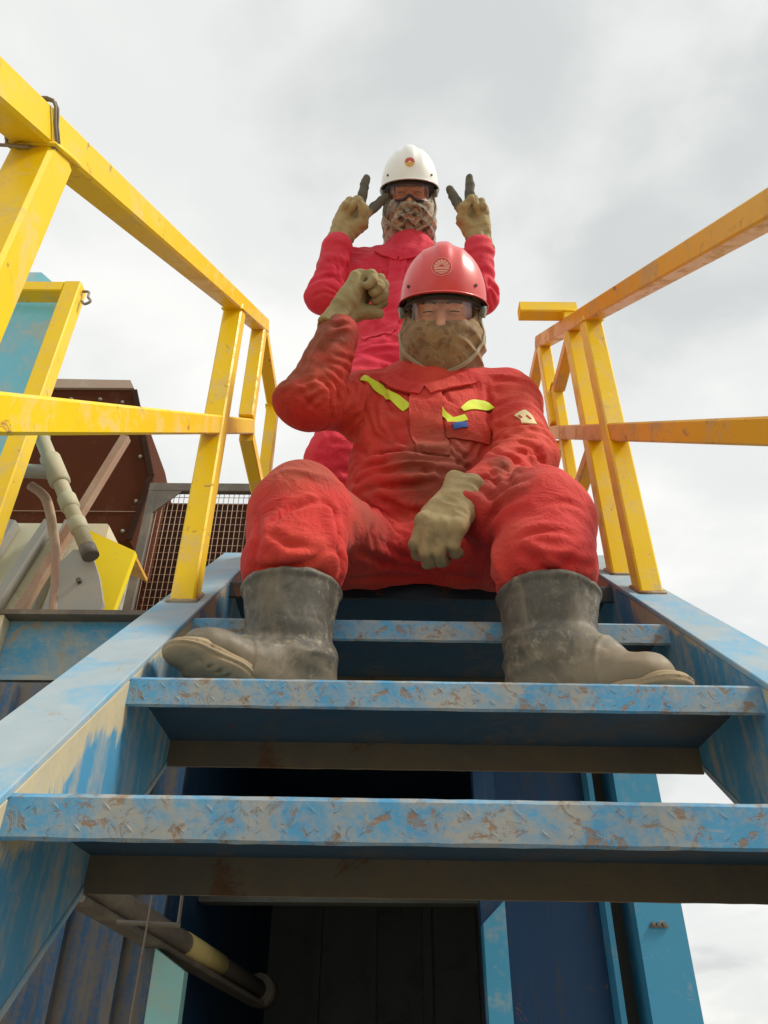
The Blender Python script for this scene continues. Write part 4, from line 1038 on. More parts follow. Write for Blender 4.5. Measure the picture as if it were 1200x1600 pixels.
# ------------------------------------------------------------------ helmet
def make_helmet(parent, mtx, mat, emblem_mats, seed=0, accent=False):
    """local frame: face looks along -Y, up is +Z, origin between the ears at eye height"""
    bm = bmesh.new(); n = 96
    rx, ry, hz, z0 = 0.1050, 0.122, 0.142, 0.036
    prof = [math.pi / 2 * i / 22 for i in range(23)]
    rows = []
    def rim(th):                       # th = 0 at the front
        return z0 - 0.004 * max(0, math.cos(th)) - 0.012 * max(0, -math.cos(th))
    def front(th): return max(0.0, math.cos(th)) ** 2.2
    top = None
    for i, ph in enumerate(prof):
        row = []
        for k in range(n):
            th = 2 * math.pi * k / n
            s_, c = math.sin(ph) ** 0.94, math.cos(ph)
            x, y = rx * s_ * math.sin(th), -ry * s_ * math.cos(th)
            z = rim(th) + (hz + z0 - rim(th)) * c ** 0.92 if c > 1e-6 else rim(th)
            # raised crown ridge and two side ribs running front to back
            rg = 0.0070 * math.exp(-(x / 0.019) ** 4) * (1 - math.sin(ph) ** 6) + 0.0022 * math.exp(-((abs(x) - 0.045) / 0.006) ** 2) * (1 - math.sin(ph) ** 4)
            nn = Vector((x / rx ** 2, y / ry ** 2, c / hz)).normalized()
            row.append(Vector((x, y, z)) + nn * rg)
        rows.append(row)
    br = []
    for t, dz in ((0.0, 0.002), (0.25, 0.0), (0.7, -0.004), (1.0, -0.0085), (1.0, -0.0105), (0.6, -0.0085), (0.05, -0.004)):
        row = []
        for k in range(n):
            th = 2 * math.pi * k / n; ext = 0.006 + 0.024 * front(th) + 0.010 * max(0, -math.cos(th)) ** 3
            e_ = t * ext
            row.append(Vector(((rx + e_ * 0.9) * math.sin(th), -(ry + e_) * math.cos(th), rim(th) + dz * (0.55 + 0.45 * front(th)) - 0.002)))
        br.append(row)
    allr = rows[1:] + br
    vs = [[bm.verts.new(p) for p in row] for row in allr]
    tv = bm.verts.new(rows[0][0])
    for k in range(n): bm.faces.new((tv, vs[0][k], vs[0][(k + 1) % n]))
    for i in range(len(vs) - 1):
        for k in range(n): bm.faces.new((vs[i][k], vs[i + 1][k], vs[i + 1][(k + 1) % n], vs[i][(k + 1) % n]))
    bmesh.ops.recalc_face_normals(bm, faces=bm.faces[:])
    h = obj('helmet', bm, mat, parent, smooth=True); h.matrix_local = mtx
    bm = bmesh.new(); vs = []
    for i in range(0, 23, 2):
        ph = math.pi / 2 * i / 22
        vs.append([bm.verts.new(((rx - .004) * math.sin(ph) * math.sin(2 * math.pi * k / 32), -(ry - .004) * math.sin(ph) * math.cos(2 * math.pi * k / 32), z0 - .008 + (hz - .01) * math.cos(ph))) for k in range(32)])
    for i in range(len(vs) - 1):
        for k in range(32): bm.faces.new((vs[i][k], vs[i][(k + 1) % 32], vs[i + 1][(k + 1) % 32], vs[i + 1][k]))
    # headband
    ring = [(0.088 * math.sin(2 * math.pi * k / 40), -0.104 * math.cos(2 * math.pi * k / 40), z0 - 0.012) for k in range(40)]
    add_tube(bm, ring, 0.007, 6, closed=True)
    obj('liner', bm, M['liner'], h, smooth=True)
    # emblem on the front of the shell
    def on_shell(x, zt, off):
        ph = math.acos(max(0, min(1, ((zt - z0) / hz)) ** (1 / 0.92))); s_ = math.sin(ph) ** 0.94
        y = -ry * math.sqrt(max(0, s_ * s_ - (x / rx) ** 2))
        nn = Vector((x / rx ** 2, y / ry ** 2, math.cos(ph) / hz)).normalized()
        rg = 0.0070 * math.exp(-(x / 0.019) ** 4) * (1 - math.sin(ph) ** 6)
        return Vector((x, y, zt)) + nn * (rg + off)
    zc, er = 0.088, 0.0175
    mu, ml = emblem_mats
    bm = bmesh.new()                       # upper half: rays, lower half: bars
    for k in range(7):
        a0 = math.pi * (k + 0.10) / 7; a1 = math.pi * (k + 0.90) / 7
        q = [(0.30, a0), (0.30, a1), (0.98, a1), (1.06, (a0 + a1) / 2), (0.98, a0)]
        vs2 = [bm.verts.new(on_shell(er * r_ * math.cos(a), zc + er * r_ * math.sin(a) * 0.95, 0.0009)) for r_, a in q]
        bm.faces.new(vs2)
    obj('emblem_rays', bm, mu, h)
    bm = bmesh.new()
    for j, (za, zb_) in enumerate(((-0.06, -0.34), (-0.44, -0.70), (-0.78, -0.98))):
        cols = 8; A = []
        for zz in (za, zb_):
            half = math.sqrt(max(0, 1 - zz * zz)) * 0.98
            A.append([bm.verts.new(on_shell(er * half * (2 * c / cols - 1), zc + er * zz, 0.0009)) for c in range(cols + 1)])
        for c in range(cols): bm.faces.new((A[0][c], A[0][c + 1], A[1][c + 1], A[1][c]))
    obj('emblem_base', bm, ml, h)
    if accent:
        bm = bmesh.new()
        ring = [on_shell(er * 1.3 * math.cos(2 * math.pi * k / 28), zc + er * 1.25 * math.sin(2 * math.pi * k / 28), 0.0004) for k in range(28)]
        add_tube(bm, ring, 0.0008, 5, closed=True); obj('emblem_ring', bm, ml, h)
    # rivets and side slots
    for sx in (-1, 1):
        bm = bmesh.new(); c = on_shell(sx * 0.078, 0.056, 0.0)
        add_tube(bm, [c, c + Vector((sx * 0.6, -0.75, 0)) * 0.003], 0.004, 8); obj('rivet', bm, M['liner'], h)
    return h

# ------------------------------------------------------------------ head with face, mask, glasses
def make_head(parent, mtx, maskmat, seed=0, lens='lens_clear', mask_top=-0.030, rim_low=False):
    S = Sculpt((-0.115, -0.145, -0.16), (0.115, 0.125, 0.14), 0.0024)
    S.ell((0, 0.012, 0.030), (0.076, 0.095, 0.095))
    S.ell((0, -0.022, -0.038), (0.064, 0.068, 0.082), k=0.02)
    S.ell((0, -0.055, -0.098), (0.026, 0.022, 0.020), k=0.025)              # chin
    for sx in (-1, 1):
        S.ell((sx * 0.040, -0.066, -0.026), (0.024, 0.020, 0.020), k=0.016)   # cheekbone
        S.ell((sx * 0.031, -0.088, 0.004), (0.019, 0.012, 0.011), k=0.010, mode='sub')  # socket
        S.ell((sx * 0.031, -0.0790, 0.003), (0.0155, 0.0125, 0.0115), k=0.003)  # lids over the eyeball
        S.cone((sx * 0.018, -0.0925, 0.0005), (sx * 0.044, -0.0865, 0.001), 0.0017, 0.0013, 0.001, mode='sub')  # squinting slit
        S.cone((sx * 0.014, -0.0875, 0.0165), (sx * 0.046, -0.077, 0.020), 0.0075, 0.006, 0.010)  # brow ridge
        S.ell((sx * 0.0125, -0.094, -0.034), (0.0085, 0.010, 0.0085), k=0.006)  # nostril wing
        S.ell((sx * 0.079, 0.012, -0.008), (0.010, 0.018, 0.030), k=0.006)      # ear
    S.cone((0, -0.086, 0.012), (0, -0.106, -0.030), 0.0085, 0.0125, 0.010)
    for sx in (-1, 1): S.ell((sx * 0.0075, -0.104, -0.0425), (0.0035, 0.005, 0.004), k=0.002, mode='sub')
    S.cone((-0.018, -0.090, -0.064), (0.018, -0.090, -0.064), 0.007, 0.007, 0.008)   # lips
    S.cone((-0.020, -0.0965, -0.064), (0.020, -0.0965, -0.064), 0.0014, 0.0014, 0.002, mode='sub')
    S.cone((0, 0.02, -0.06), (0, 0.05, -0.155), 0.052, 0.055, 0.02)
    hd_ = sculpt_obj('head', S, M['skin'], parent, 1); hd_.matrix_local = mtx
    for sx in (-1, 1):
        bm = bmesh.new(); add_tube(bm, smooth_path([(sx * 0.013, -0.0955, 0.019), (sx * 0.030, -0.0905, 0.0245), (sx * 0.048, -0.081, 0.021)], 4), [0.0022] * 4 + [0.003] * 4 + [0.0012], 6)
        obj('eyebrow', bm, M['hairdark'], hd_)
    for sx in (-1, 1):
        bm = bmesh.new(); add_tube(bm, smooth_path([(sx * 0.0185, -0.0905, 0.0010), (sx * 0.031, -0.0912, 0.0022), (sx * 0.0435, -0.0860, 0.0010)], 4), [0.0006] + [0.0013] * 7 + [0.0006], 6)
        obj('eyelash', bm, M['hairdark'], hd_)
    # knitted mask: shell over skull, cheeks, chin and neck with an opening for eyes and nose
    S = Sculpt((-0.135, -0.165, -0.205), (0.135, 0.150, 0.14), 0.003)
    S.ell((0, 0.014, 0.020), (0.092, 0.106, 0.098))
    S.ell((0, -0.018, -0.060), (0.097, 0.097, 0.092), k=0.03)
    S.cone((0, -0.012, -0.10), (0, 0.03, -0.19), 0.088, 0.098, 0.03)
    S.cone((-0.03, -0.075, mask_top - 0.014), (0.03, -0.075, mask_top - 0.014), 0.032, 0.032, 0.014)
    # opening
    O = Sculpt(S.lo, S.lo + (S.n - 1) * S.res, S.res); O.n = S.n; O.D = np.full(S.n, 0.5, np.float32)
    for x_ in (-0.043, -0.02, 0.0, 0.02, 0.043): O.cone((x_, -0.20, mask_top + 0.046), (x_, -0.045, mask_top + 0.046), 0.040, 0.037, 0.004)
    k = 0.006; h_ = np.clip(0.5 - 0.5 * (S.D + O.D) / k, 0, 1); S.D = S.D * (1 - h_) - O.D * h_ + k * h_ * (1 - h_)
    def disp(P, N):
        f = np.clip((mask_top + 0.02 - P[:, 2]) / 0.03, 0, 1)
        c = np.stack([P[:, 0] * 9, P[:, 1] * 9, P[:, 2] * 52 + 6 * P[:, 0] * P[:, 0] * 60], 1)
        return f * (0.0085 * (1 - 2.2 * np.abs(vnoise(c * 0.62, seed))) + 0.0008 * vnoise(c, seed + 1)) + 0.0012 * vnoise(P * 90, seed + 7)
    mk = sculpt_obj('face_mask', S, maskmat, parent, 1, disp); mk.matrix_local = mtx
    # glasses
    gl = []
    bm = bmesh.new(); nx_, nz_ = 24, 6; rows = []
    for j in range(nz_ + 1):
        row = []
        for i in range(nx_ + 1):
            u = i / nx_ * 2 - 1; v = j / nz_
            x = 0.070 * math.sin(u * 1.15) / math.sin(1.15); y = -0.122 + 0.052 * (1 - math.cos(u * 1.15)) / (1 - math.cos(1.15)) * 0.95
            low = -0.030 + 0.016 * math.exp(-(x / 0.014) ** 2)
            z = low + (0.024 - low) * v
            row.append(bm.verts.new((x, y + 0.003 * (1 - v), z)))
        rows.append(row)
    for j in range(nz_):
        for i in range(nx_): bm.faces.new((rows[j][i], rows[j][i + 1], rows[j + 1][i + 1], rows[j + 1][i]))
    topl = [v.co.copy() for v in rows[-1]]; botl = [v.co.copy() for v in rows[0]]
    gg = obj('glasses', bm, M[lens], parent, smooth=True); gg.matrix_local = mtx
    bm = bmesh.new(); add_tube(bm, topl, 0.0019, 6)
    if rim_low: add_tube(bm, botl, 0.0052, 6)
    for sx in (-1, 1): add_tube(bm, [(sx * 0.070, -0.072, 0.018), (sx * 0.088, -0.035, 0.014), (sx * 0.093, 0.03, 0.006)], [0.003, 0.0035, 0.0025], 6)
    obj('glasses_frame', bm, M['frame_dark'], gg, smooth=True)
    mb_ = BVHTree.FromPolygons([v.co.copy() for v in mk.data.vertices], [p.vertices[:] for p in mk.data.polygons])
    for sx in (-1, 1):
        st_ = ribbon('chin_strap', [(sx * 0.092, -0.030, 0.020), (sx * 0.098, -0.045, -0.040), (sx * 0.080, -0.075, -0.090), (sx * 0.03, -0.105, -0.135), (0, -0.10, -0.142)], 0.009, mb_, M['strap'], parent, off=0.003, thick=0.002, nw=2, step=0.008)
        st_.matrix_local = mtx
    for sx in (-1, 1):
        bm = bmesh.new()
        add_tube(bm, [(sx * 0.092, -0.030, 0.012), (sx * 0.103, -0.032, 0.010)], 0.014, 12)
        cp_ = obj('strap_buckle', bm, M['cup'], parent); cp_.matrix_local = mtx
    return hd_

def head_matrix(loc, yaw, tilt, roll, base):
    return Matrix.Translation(Vector(loc) - Vector(base)) @ Matrix.Rotation(R(yaw), 4, 'Z') @ Matrix.Rotation(R(tilt), 4, 'X') @ Matrix.Rotation(R(roll), 4, 'Y')
def hand_matrix(loc, f, n, base, s=1.0): return Matrix.Translation(Vector(loc) - Vector(base)) @ axes(f, n).to_4x4() @ Matrix.Scale(s, 4)

# ------------------------------------------------------------------ rubber boot
def make_boot(parent, base, top, ank, heel, toe, seed=0):
    """points are given in world space; the mesh keeps them relative to the sole under the heel"""
    org = Vector((heel[0], heel[1], heel[2]))
    q = lambda p: np.array(Vector(p) - org, np.float32)
    top, ank, he, to = q(top), q(ank), np.zeros(3, np.float32), q(toe)
    fd = to - he; fd[2] = 0; fl = np.linalg.norm(fd); fd /= fl; sd_ = np.array((-fd[1], fd[0], 0), np.float32)
    lo = np.min([top, ank, he, to], 0) - 0.13; hi = np.max([top, ank, he, to], 0) + 0.13; lo[2] = -0.03
    S = Sculpt(lo, hi, 0.0028)
    up = np.array((0, 0, 1), np.float32)
    S.cone(top + (top - ank) * 0.1, ank, 0.083, 0.062, 0.02, sq=(sd_, 1.06))
    S.cone(ank, he + up * 0.052 + fd * 0.005, 0.061, 0.045, 0.025)
    S.cone(he + up * 0.052 + fd * 0.01, he + fd * fl * 0.55 + up * 0.056, 0.045, 0.044, 0.03)
    S.cone(ank - up * 0.01 + fd * 0.01, he + fd * fl * 0.6 + up * 0.058, 0.052, 0.038, 0.03)
    S.cone(he + fd * fl * 0.50 + up * (0.050 + to[2] * .5), he + fd * fl * 0.86 + up * (0.040 + to[2] * .86), 0.038, 0.030, 0.02, sq=(sd_, 0.80))
    S.ell(he + fd * fl * 0.84 + up * (0.040 + to[2] * .84), (0.043, 0.043, 0.027), k=0.015)
    S.cut(he + up * 0.012, np.array((0, 0, -1), np.float32) + fd * float(to[2] / fl))
    tdir = (top - ank) / np.linalg.norm(top - ank)
    S.cut(top, tdir)
    S.cone(top + tdir * 0.05, top - tdir * 0.04, 0.0705, 0.0655, 0.002, mode='sub')
    ringp, rings = top - tdir * 0.006, 0.0865
    def disp(P, N):
        t = (P - ank) @ tdir
        d = 0.0030 * vnoise(P * 22, seed) + 0.0012 * vnoise(P * 60, seed + 1)
        wr = np.exp(-((t - 0.01) / 0.035) ** 2)
        c = np.stack([P[:, 0] * 8, P[:, 1] * 8, P[:, 2] * 34], 1)
        d += wr * 0.0095 * (1 - 2.2 * np.abs(vnoise(c, seed + 2)))
        d += 0.0034 * np.exp(-(((P - top) @ tdir + 0.007) / 0.005) ** 2)
        L_ = (P - he) @ fd                       # quarter seams and toe cap edge
        d += 0.0022 * np.exp(-((L_ - fl * 0.62) / 0.003) ** 2) * (P[:, 2] < 0.12)
        d -= 0.0018 * np.exp(-(((P - ank) @ sd_) / 0.0025) ** 2) * (t > 0.03)
        return d
    o = sculpt_obj('boot', S, M['boot'], parent, 2, disp)
    o.location = org - Vector(base)
    # sole with welt, grooved side wall and cleats
    S = Sculpt(lo, hi, 0.0024)
    sl_ = float(to[2] / fl)
    Z_ = lambda t, h: up * (h + to[2] * t)
    S.cone(he + Z_(0, .0165), he + fd * fl * 0.40 + Z_(.40, .0165), 0.046, 0.041, 0.01, sq=(up, 2.7))
    S.cone(he + fd * fl * 0.40 + Z_(.40, .0165), he + fd * fl * 0.72 + Z_(.72, .0175), 0.041, 0.0515, 0.01, sq=(up, 2.9))
    S.cone(he + fd * fl * 0.72 + Z_(.72, .0175), he + fd * fl * 0.94 + Z_(.94, .022), 0.0515, 0.044, 0.01, sq=(up, 2.5))
    for i in range(10):
        t = 0.45 + 0.062 * i
        c = he + fd * (fl * t) + Z_(t, 0.000)
        for ss in (-1, 1): S.cone(c + sd_ * ss * 0.075 - up * .008, c + sd_ * ss * 0.022 + up * 0.004, 0.0042, 0.0030, 0.001, mode='sub')
    S.cut(he + up * 0.0005, np.array((0, 0, -1), np.float32) + fd * sl_)
    def dsole(P, N):
        hz_ = (P - he)[:, 2] - ((P - he) @ fd) * sl_
        side_ = 1 - np.abs(N[:, 2])
        d = 0
        for z_ in (0.0125, 0.0205, 0.0275): d = d - 0.0034 * np.exp(-((hz_ - z_) / 0.0017) ** 2) * np.clip(side_ * 2, 0, 1)
        return d + 0.0012 * vnoise(P * 50, seed)
    so_ = sculpt_obj('sole', S, M['sole'], o, 0, dsole)
    return o

# ================================================================== SEATED PERSON
B1 = Vector((0.08, 1.50, 0.801))
man = empty('person', B1, 'person in dirty red coverall and red helmet sitting on the stairs, one fist raised', 'person')
SR, ER, WR = (-0.052, 1.430, 1.350), (-0.168, 1.285, 1.222), (-0.108, 1.225, 1.385)
SLf, ELf, WLf = (0.300, 1.420, 1.350), (0.305, 1.310, 1.085), (0.150, 1.155, 0.842)
HR_, HL_ = (-0.025, 1.50, 0.905), (0.185, 1.50, 0.905)
KR_, KL_ = (-0.150, 1.150, 0.826), (0.283, 1.150, 0.818)
AR_, AL_ = (-0.148, 1.102, 0.595), (0.263, 1.102, 0.590)
def a_(p): return np.array(p, np.float32) - np.array(B1, np.float32)
S = Sculpt((-0.40, -0.52, -0.20), (0.36, 0.24, 0.70), 0.0042)
sqY = ((0, 1, 0.25), 1.35)
pel, bel, che, upc, nck = (0.08, 1.525, 0.92), (0.085, 1.455, 1.05), (0.105, 1.43, 1.20), (0.122, 1.425, 1.335), (0.135, 1.375, 1.415)
S.cone(a_(pel), a_(bel), 0.165, 0.168, 0.04, sq=((0, 1, 0), 1.15))
S.cone(a_(bel), a_(che), 0.168, 0.172, 0.04, sq=sqY)
S.cone(a_(che), a_(upc), 0.172, 0.150, 0.04, sq=sqY)
S.cone(a_(SR), a_(SLf), 0.078, 0.078, 0.05)
S.cone(a_(upc), a_(nck), 0.085, 0.075, 0.04)
S.ell(a_((0.09, 1.385, 1.075)), (0.125, 0.075, 0.075), k=0.05)
S.cone(a_(SR), a_(ER), 0.070, 0.066, 0.035); S.cone(a_(ER), a_(WR), 0.066, 0.046, 0.02)
S.cone(a_(SLf), a_(ELf), 0.075, 0.062, 0.035); S.cone(a_(ELf), a_(WLf), 0.062, 0.049, 0.025)
S.ell(a_((-0.190, 1.28, 1.222)), (0.044, 0.045, 0.036), k=0.03)
S.ell(a_((0.08, 1.42, 0.875)), (0.15, 0.13, 0.070), k=0.05)
for H, K, A in ((HR_, KR_, AR_), (HL_, KL_, AL_)):
    S.cone(a_(H), a_(K), 0.115, 0.086, 0.05); T_ = np.array(A) + np.array((0, 0, 0.055)); T_ = np.array(A) + np.array((0, 0, 0.100)); S.cone(a_(K), a_(T_), 0.087, 0.083, 0.03)
    S.cone(a_(T_), a_(np.array(A) - np.array((0, 0, 0.06))), 0.078, 0.044, 0.015)
S.cut(a_((0, 0, 0.803)) * np.array((0, 0, 1)), (0, 0, -1)) if False else None
# flatten where the seat carries the body
ax_z = np.arange(S.n[2]) * S.res + S.lo[2]; ax_y = np.arange(S.n[1]) * S.res + S.lo[1]
seatcut = np.where((ax_y[:, None] > (1.40 - B1.y)), 0.004 - ax_z[None, :], -1.0).astype(np.float32)
S.D = np.maximum(S.D, seatcut[None, :, :])
W1 = lambda h: 0.25 + 1.0 * np.exp(-((h - 1.0) / 0.3) ** 2) + 0.35 * np.exp(-(h / 0.25) ** 2)
W2 = lambda h: 0.25 + 1.0 * np.exp(-(h / 0.3) ** 2) + 0.55 * np.exp(-((h - 1) / 0.2) ** 2)
W0 = lambda h: 0.6 + 0 * h
SEG = [(a_(SR), a_(ER), .07, .0050, 26, 6, W1), (a_(ER), a_(WR), .055, .0040, 22, 7, W2), (a_(SLf), a_(ELf), .07, .0045, 22, 6, W1), (a_(ELf), a_(WLf), .055, .0050, 24, 6, W2),
       (a_(HR_), a_(KR_), .1, .0045, 7, 9, W0), (a_(HL_), a_(KL_), .1, .0045, 7, 9, W0), (a_(KR_), a_(AR_), .08, .0060, 16, 6, W2), (a_(KL_), a_(AL_), .08, .0060, 16, 6, W2),
       (a_(pel), a_(bel), .14, .0075, 15, 3.5, W0), (a_(bel), a_(che), .14, .0060, 14, 4, W0), (a_(che), a_(upc), .13, .0035, 7, 7, W0)]
STROKES_SIT = []
